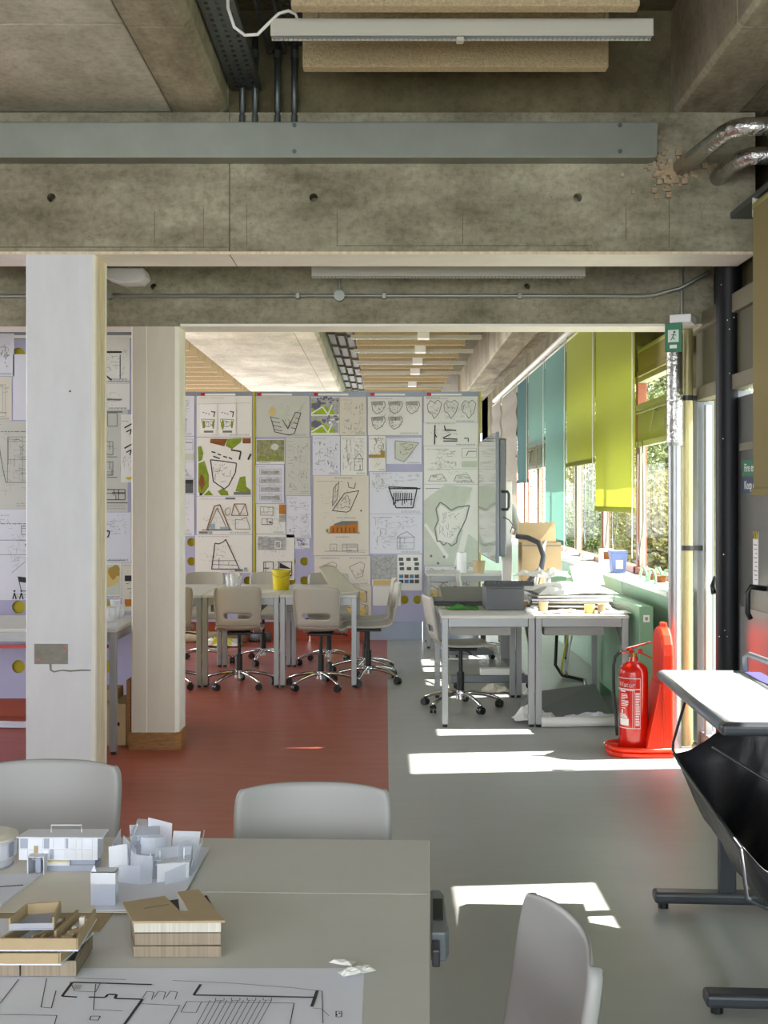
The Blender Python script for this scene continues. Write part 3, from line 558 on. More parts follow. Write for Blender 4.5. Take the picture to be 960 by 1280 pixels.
# ---- printed sheets
class Sheet:
    def __init__(s, W, H, flat=False): s.W, s.H, s.flat = W, H, flat; s.mb = MB(); s.mats = []; s.k = 0
    def mi(s, m):
        if m not in s.mats: s.mats.append(m)
        return s.mats.index(m)
    def P(s, u, v, h): return (u * s.W - s.W / 2, v * s.H - s.H / 2, h) if s.flat else (u * s.W - s.W / 2, -h, v * s.H)
    def base(s, m, t=.0012, curl=0.):
        if curl:
            s.mb.grid(lambda u, v: s.P(u, v, t + curl * (u - .5) ** 2 * 4 * (.6 + .4 * v)), 8, 4, s.mi(m))
        else:
            a = [s.P(u, v, h) for h in (0, t) for u, v in ((0, 0), (1, 0), (1, 1), (0, 1))]; s.mb.hexa(a[:4], a[4:], s.mi(m))
        s.h = t + .0006; return s
    def poly(s, pts, m): s.k += 1; h = s.h + .00004 * s.k; s.mb.add([s.P(u, v, h) for u, v in pts], [tuple(range(len(pts)))], s.mi(m)); return s
    def rect(s, u0, v0, u1, v1, m): return s.poly([(u0, v0), (u1, v0), (u1, v1), (u0, v1)], m)
    def line(s, a, b, w=.004, m='ink'):
        d = Vector(((b[0] - a[0]) * s.W, (b[1] - a[1]) * s.H)); 
        if d.length < 1e-6: return s
        n = Vector((-d.y, d.x)).normalized() * w / 2; nx, ny = n.x / s.W, n.y / s.H
        return s.poly([(a[0] + nx, a[1] + ny), (a[0] - nx, a[1] - ny), (b[0] - nx, b[1] - ny), (b[0] + nx, b[1] + ny)], m)
    def path(s, pts, w=.004, m='ink', close=False):
        for a, b in zip(pts, pts[1:] + ([pts[0]] if close else [])): s.line(a, b, w, m)
        return s
    def frame(s, u0, v0, u1, v1, w=.004, m='ink'): return s.path([(u0, v0), (u1, v0), (u1, v1), (u0, v1)], w, m, True)
    def txt(s, u0, v0, u1, n=1, m='ink_mid', dv=.03, w=.005):
        for k in range(n):
            u = u0
            while u < u1 - .01: e = min(u1, u + random.uniform(.02, .06)); s.line((u, v0 - k * dv), (e, v0 - k * dv), w, m); u = e + .012
        return s
    def scrib(s, u0, v0, u1, v1, n, m='ink_mid', w=.003):
        for k in range(n):
            a = (random.uniform(u0, u1), random.uniform(v0, v1)); an = random.choice((0, 0, 1.57, 1.57, .5, 2.2)) + random.uniform(-.2, .2); l = random.uniform(.08, .35)
            b = (min(u1, max(u0, a[0] + math.cos(an) * l * (u1 - u0))), min(v1, max(v0, a[1] + math.sin(an) * l * (v1 - v0)))); s.line(a, b, w, m)
        return s
    def blob(s, cx, cy, rx, ry, m, n=14, j=.25, outline=False, w=.005):
        pts = [(cx + rx * (1 + random.uniform(-j, j)) * math.cos(6.283 * i / n), cy + ry * (1 + random.uniform(-j, j)) * math.sin(6.283 * i / n)) for i in range(n)]
        return s.path(pts, w, m, True) if outline else s.poly(pts, m)
    def plan(s, u0, v0, u1, v1, n=6, m='ink', w=.005):
        s.frame(u0, v0, u1, v1, w, m)
        for k in range(n):
            if k % 2: u = random.uniform(u0, u1); s.line((u, v0 + (v1 - v0) * random.choice((0, .4))), (u, v0 + (v1 - v0) * random.choice((.5, 1))), w * .8, m)
            else: v = random.uniform(v0, v1); s.line((u0 + (u1 - u0) * random.choice((0, .45)), v), (u0 + (u1 - u0) * random.choice((.6, 1)), v), w * .8, m)
        return s
    def fan(s, cx, cy, r, m='ink', w=.005):   # fan-shaped plan: wide straight top, rounded taper below
        pts = [(cx - r, cy + r * .6), (cx - r * .95, cy - r * .1), (cx - r * .55, cy - r * .75), (cx, cy - r), (cx + r * .5, cy - r * .7), (cx + r * .9, cy - r * .05), (cx + r, cy + r * .5)]
        s.path(pts, w, m, True)
        for p in pts[1:6]: s.line((cx, cy + r * .2), p, w * .5, 'ink_mid')
        s.scrib(cx - r * .6, cy - r * .5, cx + r * .6, cy + r * .4, 8, 'ink_mid', w * .5); return s
    def build(s, name, label, cat, loc, rz=0., tilt=0., group=None):
        o = s.mb.build(name, s.mats); o.location = loc; o.rotation_euler = (0, tilt, rz); return tag(o, label, cat, group)
def draw(s, kind):
    if kind == 'two_plans':
        s.line((.02, .8), (.98, .83), .003, 'ink_light')
        for u in (.06, .4):
            s.rect(u, .08, u + .31, .80, 'white'); s.fan(u + .15, .36, .12, 'ink_mid', .006); s.blob(u + .07, .30, .025, .12, 'pr_green'); s.blob(u + .24, .30, .02, .1, 'pr_green')
            s.line((u + .2, .62), (u + .27, .60), .010); s.line((u + .27, .62), (u + .25, .48), .010)
            for k in range(3): s.line((u + .05 + k * .05, .60 - k * .02), (u + .075 + k * .05, .59 - k * .02), .008)
            s.rect(u + .07, .10, u + .24, .15, 'ink_mid')
    elif kind == 'green_site':
        s.poly([(.25, .98), (.56, .98), (.5, .85), (.24, .91)], 'pr_brown'); s.poly([(.56, .98), (.82, .99), (.8, .92), (.64, .80), (.52, .86)], 'pr_green'); s.rect(.83, .90, .98, .99, 'pr_brown')
        s.poly([(.02, .84), (.08, .86), (.12, .74), (.10, .62), (.03, .58)], 'pr_green'); s.poly([(.03, .56), (.14, .60), (.22, .36), (.22, .16), (.12, .03), (.03, .06)], 'pr_green')
        s.blob(.09, .24, .05, .13, 'pr_brown'); s.poly([(.7, .08), (.78, .32), (.88, .34), (.90, .16), (.98, .1), (.97, .05)], 'pr_green'); s.poly([(.38, .08), (.46, .13), (.56, .08), (.58, .01), (.44, .01)], 'pr_green'); s.poly([(.12, .01), (.22, .1), (.30, .01)], 'pr_green')
        s.path([(.25, .62), (.3, .25), (.5, .12), (.58, .18), (.7, .4), (.72, .56), (.45, .60)], .011, 'ink', True); s.scrib(.3, .22, .65, .55, 22, 'ink_mid', .004)
        for a, b in (((.27, .76), (.34, .74)), ((.38, .72), (.44, .70)), ((.48, .68), (.55, .66)), ((.58, .66), (.64, .63)), ((.3, .68), (.42, .64))): s.line(a, b, .013)
        s.path([(.62, .79), (.80, .76), (.77, .62)], .016); s.line((.98, .72), (.93, .62), .02); s.rect(.67, .02, .98, .07, 'ink_mid'); s.rect(.05, .01, .1, .05, 'ink')
    elif kind == 'aframe':
        s.path([(.18, .12), (.32, .74), (.42, .78), (.60, .12)], .012, 'ink_brown', True); s.path([(.2, .12), (.37, .7), (.56, .12)], .008, 'ink_mid'); s.rect(.24, .12, .33, .28, 'pr_blue'); s.rect(.42, .12, .58, .2, 'pr_blue'); s.line((.1, .12), (.64, .12), .007)
        s.path([(.63, .5), (.68, .8), (.88, .8), (.93, .5)], .009, 'ink_brown', True); s.path([(.68, .8), (.78, .52), (.88, .8)], .007, 'ink_brown'); s.blob(.56, .6, .05, .1, 'ink_brown', outline=True)
        s.path([(.70, .14), (.70, .40), (.8, .38), (.9, .46), (.97, .14)], .006, 'ink_mid', True); s.rect(.04, .02, .2, .08, 'ink_mid'); s.rect(.22, .01, .28, .08, 'pr_blue'); s.rect(.52, .92, .7, .97, 'ink_mid')
    elif kind == 'tower_section':
        s.path([(.29, .10), (.35, .78), (.42, .76), (.5, .82), (.54, .88), (.78, .10)], .009, 'ink', True); s.line((.31, .32), (.72, .32), .006, 'ink_mid'); s.line((.31, .22), (.75, .2), .006, 'ink_mid'); s.line((.42, .1), (.42, .38), .006, 'ink_mid'); s.line((.58, .2), (.6, .3), .005, 'ink_mid'); s.rect(.7, .04, .84, .10, 'ink_mid'); s.rect(.86, .06, .92, .14, 'pr_blue')
    elif kind == 'wash_plan':
        for k in range(5): s.blob(random.uniform(.2, .8), random.uniform(.3, .8), .12, .1, 'pr_pale')
        s.blob(.32, .62, .06, .1, 'pr_sand'); s.path([(.28, .5), (.36, .12), (.62, .04), (.72, .08), (.84, .58), (.74, .6), (.6, .2), (.5, .42)], .007, 'ink', False)
        for k in range(4): s.line((.29 + k * .02, .48 - k * .1), (.44 + k * .02, .44 - k * .1), .006)
        for k in range(3): s.line((.66 + .04 * k, .22 + k * .12), (.74 + .035 * k, .2 + k * .12), .006)
        s.scrib(.46, .2, .66, .42, 10, 'ink_mid', .004)
    elif kind == 'aerial':
        s.rect(.02, .1, .98, .97, 'pr_field'); s.blob(.65, .7, .14, .12, 'pr_pale')
        for k in range(14): s.blob(random.uniform(.06, .94), random.uniform(.14, .42), .05, .05, 'pr_green')
        s.txt(.1, .05, .5)
    elif kind in ('sketch', 'sketch_blue'):
        m = 'ink_light' if kind == 'sketch' else 'pr_violet'
        n = max(2, int(s.H / .14))
        for k in range(n):
            for c in range(2): s.scrib(.08 + c * .45, .06 + .9 * k / n, .45 + c * .45, .04 + .9 * (k + .8) / n, 11, m if (k + c) % 2 else 'ink_mid', .0035)
    elif kind == 'elevations':
        for k in range(4):
            v = .1 + .22 * k; s.rect(.2, v, .85, v + .09, 'pr_grey'); s.frame(.16, v - .015, .9, v + .13, .003, 'ink_mid'); s.scrib(.2, v, .85, v + .1, 8, 'ink_mid', .004)
    elif kind == 'details':
        s.plan(.15, .62, .6, .9, 8, 'ink_mid', .004); s.plan(.2, .3, .55, .5, 8, 'ink_mid', .005); s.poly([(.45, .42), (.6, .34), (.45, .36)], 'ink'); s.rect(.78, .66, 1, .98, 'pr_orange'); s.rect(.78, .4, 1, .64, 'pr_grey')
    elif kind == 'long_elev':
        s.rect(.05, .66, .78, .94, 'pr_grey'); s.scrib(.05, .66, .78, .94, 20, 'ink_mid', .004); s.frame(.5, .7, .64, .85, .008, 'white'); s.plan(.2, .1, .45, .40, 6, 'ink', .006); s.line((.55, .4), (.95, .4), .006); s.line((.6, .4), (.6, .1), .008); s.line((.93, .4), (.93, .1), .008); s.poly([(.62, .38), (.62, .26), (.93, .24)], 'ink'); s.rect(.74, .08, .92, .12, 'ink')
    elif kind == 'map':
        for v in (.06, .54):
            s.rect(0, v, .98, v + .44, 'pr_grey'); s.poly([(0, v), (.0, v + .3), (.3, v + .34), (.5, v + .2), (.8, v + .12), (.84, v), (.5, v)], 'pr_lime'); s.blob(.18, v + .22, .18, .1, 'pr_violet'); s.path([(0, v + .02), (.4, v + .2), (.6, v), (.75, v + .25)], .016, 'paper')
            for k in range(14): u = random.uniform(.2, .95); q = v + random.uniform(.22, .42); s.rect(u, q, u + random.uniform(.04, .12), q + random.uniform(.03, .07), random.choice(('pr_violet', 'white', 'pr_violet')))
    elif kind == 'house':
        s.txt(.38, .97, .72); s.path([(.34, .62), (.36, .84), (.46, .92), (.42, .70)], .006, 'ink_mid', True); s.scrib(.35, .64, .45, .9, 10, 'ink_mid', .004); s.path([(.62, .92), (.64, .85), (.74, .84), (.76, .91)], .008, 'ink_mid')
        s.path([(.34, .56), (.56, .78), (.82, .81), (.66, .56), (.60, .54)], .007, 'ink', True); s.scrib(.44, .56, .7, .76, 14, 'ink_mid', .005); s.txt(.42, .47, .76)
        s.poly([(.29, .28), (.80, .28), (.80, .42), (.44, .40), (.30, .36)], 'pr_orange'); s.poly([(.36, .39), (.52, .43), (.80, .43), (.80, .40), (.44, .37)], 'ink_mid')
        for k in range(6): u = .34 + k * .075; s.rect(u, .285, u + .03, .35, 'pr_brown')
        s.blob(.25, .31, .025, .025, 'pr_green'); s.line((.25, .28), (.84, .28), .008, 'ink_brown'); s.txt(.40, .23, .66)
        s.line((.2, .05), (.82, .05), .004, 'ink_mid'); s.plan(.3, .05, .42, .14, 5, 'ink_mid', .004); s.plan(.52, .05, .8, .14, 9, 'ink_mid', .004); s.blob(.86, .56, .012, .012, 'ink')
    elif kind == 'axos':
        s.txt(.14, .93, .46); s.txt(.62, .93, .94)
        for u in (.12, .62): s.path([(u, .62), (u + .2, .8), (u + .28, .72), (u + .24, .3), (u + .12, .22)], .005, 'ink_mid', True); s.scrib(u + .04, .3, u + .25, .72, 12, 'ink_mid', .004)
    elif kind == 'plans5':
        for i, (u, v) in enumerate(((.06, .58), (.38, .58), (.70, .58), (.06, .18), (.38, .18))):
            s.path([(u, v + .28), (u + .24, v + .3), (u + .26, v + .2), (u + .2, v + .04), (u + .1, v - .03), (u + .03, v + .06)], .006, 'ink_mid', True); s.rect(u + .02, v + .2, u + .22, v + .28, 'ink_light'); s.scrib(u + .02, v + .02, u + .22, v + .28, 16, 'ink_mid', .004)
    elif kind == 'gold_corner':
        s.scrib(.3, .55, .9, .95, 26, 'ink_mid', .004); s.rect(.0, .38, .95, .47, 'pr_gold'); s.rect(.7, .38, .95, .58, 'pr_gold')
    elif kind == 'angled_plan':
        s.poly([(.25, .2), (.5, .08), (.92, .80), (.25, .88)], 'pr_pale'); s.path([(.25, .2), (.5, .08), (.92, .80), (.25, .88)], .006, 'ink_mid', True); s.scrib(.35, .3, .75, .8, 22, 'ink_brown', .004)
    elif kind == 'black_plan':
        s.scrib(.05, .5, .3, .95, 20, 'ink_light', .004); s.scrib(.4, .75, .95, .95, 16, 'ink_light', .004)
        s.path([(.36, .64), (.9, .62), (.82, .14), (.5, .14)], .011, 'ink', True); s.line((.36, .60), (.96, .60), .012)
        for k in range(9): s.line((.45 + .042 * k, .2 + .04 * (k % 4)), (.46 + .042 * k, .5), .009)
        s.line((.48, .32), (.82, .34), .009)
    elif kind == 'faint_plans':
        s.scrib(.08, .1, .4, .92, 30, 'ink_light', .004); s.scrib(.5, .6, .9, .94, 22, 'ink_light', .004); s.plan(.52, .12, .84, .42, 8, 'ink_mid', .004); s.path([(.52, .42), (.7, .56), (.86, .4)], .005, 'ink_mid')
    elif kind == 'grey_map':
        s.rect(0, .2, 1, 1, 'pr_grey'); s.blob(.5, .7, .32, .16, 'ink_mid', outline=True, w=.004); s.blob(.5, .68, .2, .1, 'pr_grey'); s.scrib(.1, .4, .9, .95, 26, 'ink_light', .004); s.rect(.05, .02, .9, .18, 'pr_sand')
    elif kind == 'photos':
        for i in range(9): u = .05 + .3 * (i % 3) + random.uniform(0, .06); v = .56 + .13 * (i // 3); s.rect(u, v, u + .18, v + .09, 'pr_photo' if i not in (4,) else 'paper')
        for i in range(8): u = .08 + .21 * (i % 4); v = .2 + .14 * (i // 4); s.rect(u, v, u + .17, v + .1, 'pr_sky' if i in (4, 6, 1) else ('pr_brown' if i == 5 else 'pr_photo'))
    elif kind == 'lobes':
        for u in (.06, .37, .70):
            s.path([(u, .66), (u + .06, .84), (u + .13, .76), (u + .2, .86), (u + .27, .72), (u + .22, .36), (u + .13, .14), (u + .08, .34), (u + .02, .4)], .006, 'ink_mid', True); s.scrib(u + .03, .3, u + .22, .76, 14, 'ink_light', .005)
        s.txt(.03, .95, .3)
    elif kind == 'thick_lines':
        s.line((.2, .05), (.21, .9), .013); s.line((.2, .55), (.24, .35), .01); s.line((.38, .88), (.40, .66), .011); s.line((.38, .68), (.6, .66), .012); s.line((.36, .34), (.5, .5), .011); s.line((.36, .3), (.62, .28), .012); s.line((.36, .2), (.62, .2), .012); s.path([(.74, .32), (.82, .32), (.82, .16)], .009)
    elif kind == 'sections':
        s.scrib(.22, .7, .6, .92, 20, 'ink_light', .004); s.scrib(.2, .4, .6, .6, 24, 'ink_mid', .003); s.frame(.7, .7, .97, .94, .004, 'ink_light'); s.path([(.78, .74), (.82, .86), (.96, .86)], .008, 'ink_mid'); s.line((.05, .38), (.98, .4), .003, 'ink_light')
        for u in (.08, .55): s.path([(u, .08), (u + .05, .22), (u + .25, .26), (u + .34, .08)], .005, 'ink_mid', True); s.scrib(u + .03, .09, u + .3, .22, 14, 'ink_mid', .003)
        s.rect(.7, .44, .98, .6, 'pr_pale')
    elif kind == 'pale_site':
        s.poly([(0, 0), (1, 0), (1, .3), (.6, .5), (.9, .96), (.4, 1), (.0, .8)], 'pr_pale'); s.poly([(.55, 0), (.68, 0), (1, .9), (.94, .98)], 'paper'); s.poly([(0, .5), (.04, .52), (.46, .12), (.42, .08)], 'paper')
        s.path([(.24, .30), (.2, .46), (.26, .56), (.22, .70), (.30, .78), (.40, .74), (.50, .68), (.62, .72), (.84, .74), (.78, .58), (.62, .36), (.6, .28), (.5, .24), (.44, .29), (.36, .25), (.3, .30)], .012, 'ink_mid', True)
        s.poly([(.26, .32), (.24, .46), (.29, .56), (.26, .70), (.31, .75), (.5, .66), (.8, .72), (.6, .36), (.5, .27)], 'paper'); s.scrib(.28, .34, .66, .66, 34, 'ink_light', .005)
        for u, v in ((.13, .12), (.37, .11), (.26, .03)): s.blob(u, v, .025, .016, 'ink_mid')
        s.txt(.7, .03, .95); s.txt(.03, .95, .3)
    elif kind == 'orange_details':
        for u, v in ((.08, .56), (.52, .54), (.1, .08), (.54, .14)): s.rect(u + .02, v + .02, u + .36, v + .26, 'pr_sand'); s.path([(u, v), (u + .03, v + .3), (u + .2, v + .38), (u + .4, v + .28), (u + .4, v)], .005, 'ink_mid', True); s.scrib(u, v, u + .4, v + .3, 12, 'ink_brown', .004)
    elif kind == 'scatter':
        s.scrib(.08, .3, .7, .9, 34, 'pr_violet', .005)
        for u in (.2, .45, .62): s.blob(u, .95, .02, .03, 'ink_mid')
    elif kind == 'black_bar':
        s.rect(.02, .72, .58, .88, 'ink'); s.path([(.5, .7), (.42, .28), (.02, .3)], .004, 'ink'); s.scrib(.66, .1, .92, .7, 12, 'ink_mid', .004)
    elif kind == 'faint_frame':
        s.frame(.3, .1, .86, .82, .003, 'ink_light'); s.frame(.5, .2, .8, .8, .003, 'ink_light'); s.txt(.7, .18, .9)
    elif kind == 'big_plan':
        s.txt(.1, .88, .85); s.path([(.38, .84), (.45, .44), (.48, .30), (.96, .30)], .004, 'ink', False); s.plan(.5, .3, .78, .82, 9, 'ink_mid', .003); s.scrib(.44, .34, .9, .8, 16, 'ink_mid', .003)
    elif kind == 'people':
        s.plan(.66, .72, .92, .82, 7, 'ink_mid', .004); s.line((.2, .66), (.95, .66), .003); s.rect(.7, .6, .8, .62, 'ink_mid'); s.line((.2, .5), (.95, .5), .003, 'ink_mid'); s.txt(.3, .84, .85)
        s.path([(.55, .3), (.7, .42), (.95, .38)], .003, 'ink_mid'); s.poly([(.62, .26), (.82, .24), (.80, .18), (.64, .2)], 'ink'); s.path([(.62, .26), (.66, .1), (.76, .1), (.82, .24)], .005)
        for u in (.56, .64): s.path([(u, .01), (u + .02, .08), (u + .04, .01)], .008); s.blob(u + .02, .10, .012, .01, 'ink')
    elif kind == 'truss':
        s.line((0, .68), (.85, .68), .013); s.line((.82, .62), (.82, .06), .006); s.line((.35, .34), (.66, .03), .011); s.line((0, .0), (1, .01), .003, 'ink_mid')
    elif kind == 'bar':
        s.line((.1, .35), (.85, .36), .010, 'ink_mid'); s.line((.0, .95), (1, .95), .003, 'ink_light')
    elif kind == 'facade':
        s.rect(.45, .86, .62, .98, 'pr_sand'); s.frame(.62, .84, .8, .97, .005, 'ink_mid'); s.line((.4, .98), (.9, .98), .010, 'ink_mid')
        for v in (.56, .36): s.plan(.42, v, .72, v + .13, 6, 'ink_mid', .005); s.line((.3, v - .02), (.8, v - .02), .004)
        s.plan(.5, .12, .95, .22, 8, 'ink', .005); s.line((.4, .09), (1, .09), .005)
    elif kind == 'strip_sketch':
        for v in (.8, .5): s.path([(.2, v), (.6, v + .06), (.9, v + .02)], .009); s.path([(.3, v - .06), (.6, v - .02), (.5, v - .1)], .008)
        s.blob(.5, .06, .22, .02, 'yellow')
    elif kind == 'black_house':
        s.path([(.3, .48), (.5, .66), (.62, .62), (.6, .52), (.5, .46), (.4, .3)], .009); s.line((.2, .04), (.9, .04), .004, 'ink_mid'); s.scrib(.35, .5, .6, .62, 8, 'ink_mid', .005)
    elif kind == 'yellow_wash':
        s.rect(.02, .1, .95, .95, 'pr_pale'); s.blob(.6, .6, .35, .3, 'pr_sand', j=.1); s.blob(.8, .75, .14, .2, 'pr_gold')
    elif kind == 'dark_block':
        s.rect(.1, .62, .9, .74, 'ink'); s.scrib(.1, .4, .9, .6, 12, 'ink_mid', .005); s.rect(.1, .1, .8, .25, 'pr_orange')
    elif kind == 'night_photo':
        s.rect(.4, .03, .98, .97, 'pr_photo'); s.rect(.4, .7, .98, .97, 'ink')
def sheet(yb, r, kind, label, paper='paper', off=.010, tilt=0.):
    x0, y0, x1, y1 = r; W = (x1 - x0) / F * yb; H = (y1 - y0) / F * yb
    random.seed(hash(kind) % 1 + int(x0 * 7 + y0 * 13)); s = Sheet(W, H); s.base(paper)
    if kind not in ('blank', 'green_site', 'aerial', 'map', 'photos', 'grey_map', 'night_photo'):
        for q in range(4): a, b = random.uniform(.03, .6), random.uniform(.03, .7); s.scrib(a, b, a + .36, b + .26, 13, 'ink_light', .0024)
        s.txt(.05, random.uniform(.9, .97), random.uniform(.3, .6), 1, 'ink_light'); s.txt(.6, .06, .95, 2, 'ink_light', .025)
    draw(s, kind)
    s.build('pinned_sheet', label, 'drawing', (PX((x0 + x1) / 2, yb), yb - off + .006, PZ(y1, yb)), tilt=tilt)
for a in [
 ((180, 495, 243, 545), 'faint_plans', 'pinned drawing sheet of faint plans at the slim column edge, topmost', 'paper_cool'),
 ((180, 546, 243, 598), 'sections', 'pinned drawing sheet of faint sections beside the green site plan', 'paper_cool'),
 ((180, 599, 243, 617), 'night_photo', 'small dark photograph print pinned beside the slim column', 'paper'),
 ((180, 618, 243, 670), 'sketch', 'pinned drawing sheet below the small dark photograph', 'paper_cool'),
 ((246, 495, 315, 546), 'two_plans', 'pinned sheet with two small fan plans side by side', 'paper'),
 ((246, 547, 315, 620), 'green_site', 'pinned site plan with green gardens and a thick black fan plan', 'paper'),
 ((246, 620.5, 315, 668), 'aframe', 'pinned sheet of brown A-frame sections with blue glass', 'paper'),
 ((244, 668.5, 315, 716), 'tower_section', 'pinned sheet with one tall tapering tower section', 'paper'),
 ((284, 716.5, 300, 731), 'scatter', 'small white sheet below the tower section drawing', 'paper'),
 ((319, 495, 387, 546), 'wash_plan', 'grey-green washed sheet with an angular courtyard plan', 'paper_grey'),
 ((320, 549, 356, 580), 'aerial', 'brown and green aerial photograph print', 'paper'),
 ((357, 547, 388, 619), 'sketch', 'tall pale pencil sketch sheet right of the aerial photograph', 'paper_grey'),
 ((319, 581, 355, 629), 'elevations', 'sheet with four stacked grey elevation strips', 'paper_cool'),
 ((320, 630, 357, 667), 'details', 'sheet of details with an orange timber swatch', 'paper'),
 ((358, 620, 389, 672), 'sketch', 'faint grey sketch sheet right of the orange timber swatch', 'paper_cool'),
 ((320, 668, 368, 725), 'long_elev', 'sheet with a long grey elevation and a black-roofed section', 'paper'),
 ((369, 673, 387, 686), 'scatter', 'tiny white sheet pinned over the yellow holes', 'paper_cool'),
 ((389, 496, 424, 544), 'map', 'bright green and violet map sheet', 'paper'),
 ((424.5, 496, 458, 544), 'sketch', 'cream pencil sketch sheet right of the green map', 'paper_warm'),
 ((391, 545, 425, 594), 'sketch_blue', 'sheet of small violet sketches under the green map', 'paper_cool'),
 ((426, 545, 458.5, 594), 'faint_plans', 'sheet of faint loose plans above the timber house sheet', 'paper'),
 ((392, 594.5, 461, 694), 'house', 'large beige sheet with an orange timber house elevation', 'paper_warm'),
 ((393, 695, 463, 731), 'axos', 'beige sheet with two angular outline views under the house sheet', 'paper_warm'),
 ((396, 731.5, 464, 776), 'orange_details', 'beige sheet low down behind the group table', 'paper_warm'),
 ((460, 496, 527.5, 544), 'plans5', 'sheet with five bell-shaped grey plans', 'paper'),
 ((461, 545, 482, 589), 'gold_corner', 'sheet with a gold L-shaped strip across it', 'paper'),
 ((483, 547, 527, 580), 'angled_plan', 'sheet with one shaded angular plan', 'paper_cool'),
 ((462, 590, 528, 642), 'black_plan', 'sheet with a bold black trapezoid plan', 'paper_cool'),
 ((462, 642.5, 528, 692), 'faint_plans', 'cool white sheet of faint plans under the bold black plan', 'paper_cool'),
 ((465, 694, 496, 732), 'grey_map', 'grey aerial map sheet with a sandy strip', 'paper_cool'),
 ((496.5, 693, 527.5, 738), 'photos', 'white sheet with a grid of small photographs', 'paper'),
 ((466, 732.5, 501, 757), 'blank', 'blank white sheet below the grey aerial map', 'paper'),
 ((530, 495.5, 597, 528), 'lobes', 'sheet with three lobed building plans in a row', 'paper'),
 ((529.5, 528.5, 597.5, 557), 'thick_lines', 'sheet with thick dark wall fragments', 'paper'),
 ((530, 557.5, 597.5, 605), 'sections', 'sheet of grey sections above the pale green site plan', 'paper'),
 ((530, 605.5, 597.5, 707), 'pale_site', 'large pale green site plan with a wavy-edged building', 'paper'),
 ((531, 708, 562, 752), 'orange_details', 'small sheet of sand-coloured pavilion studies', 'paper'),
 ((562.5, 708, 598, 745), 'scatter', 'white sheet of violet marks below the pale green site plan', 'paper'),
 ((531, 752.5, 556, 779), 'orange_details', 'lowest small sheet of pavilion studies on the boards', 'paper'),
]: sheet(YBK, *a)
for a in [
 ((-32, 417, 18, 470), 'black_bar', 'sheet with a heavy black bar left of the thick column', 'paper_cool'),
 ((-40, 471, 15, 526), 'faint_frame', 'beige sheet with faint nested frames', 'paper_warm'),
 ((16.5, 443, 66, 525), 'blank', 'blank lavender-white sheet beside the faint nested frames', 'paper_cool'),
 ((-44, 526.5, 64, 636), 'big_plan', 'large grey sheet with a thin-lined angular plan', 'paper_grey'),
 ((-44, 636.5, 64, 750), 'people', 'white sheet with small standing figures and elevations', 'paper_cool'),
 ((96, 423, 162.5, 477), 'truss', 'sheet with a thick beam line and brace between the columns', 'paper'),
 ((96, 477.5, 162.5, 512), 'bar', 'sheet with a single grey bar between the columns', 'paper'),
 ((94, 512.5, 160, 640), 'facade', 'sheet of stacked facades seen between the columns', 'paper_grey'),
 ((94, 640.5, 164, 703), 'black_house', 'sheet with a bold black house outline between the columns', 'paper_cool'),
 ((106, 703.5, 152, 748), 'yellow_wash', 'sheet with a yellow and sand wash between the columns', 'paper'),
 ((152.5, 703.5, 190, 764), 'dark_block', 'sheet with a dark block elevation beside the yellow wash', 'paper_warm'),
]: sheet(YLF, *a)
sheet(YLF, (151.5, 518, 174, 603), 'strip_sketch', 'narrow white strip of ink sketches over the facade sheet', 'paper', off=.0135)
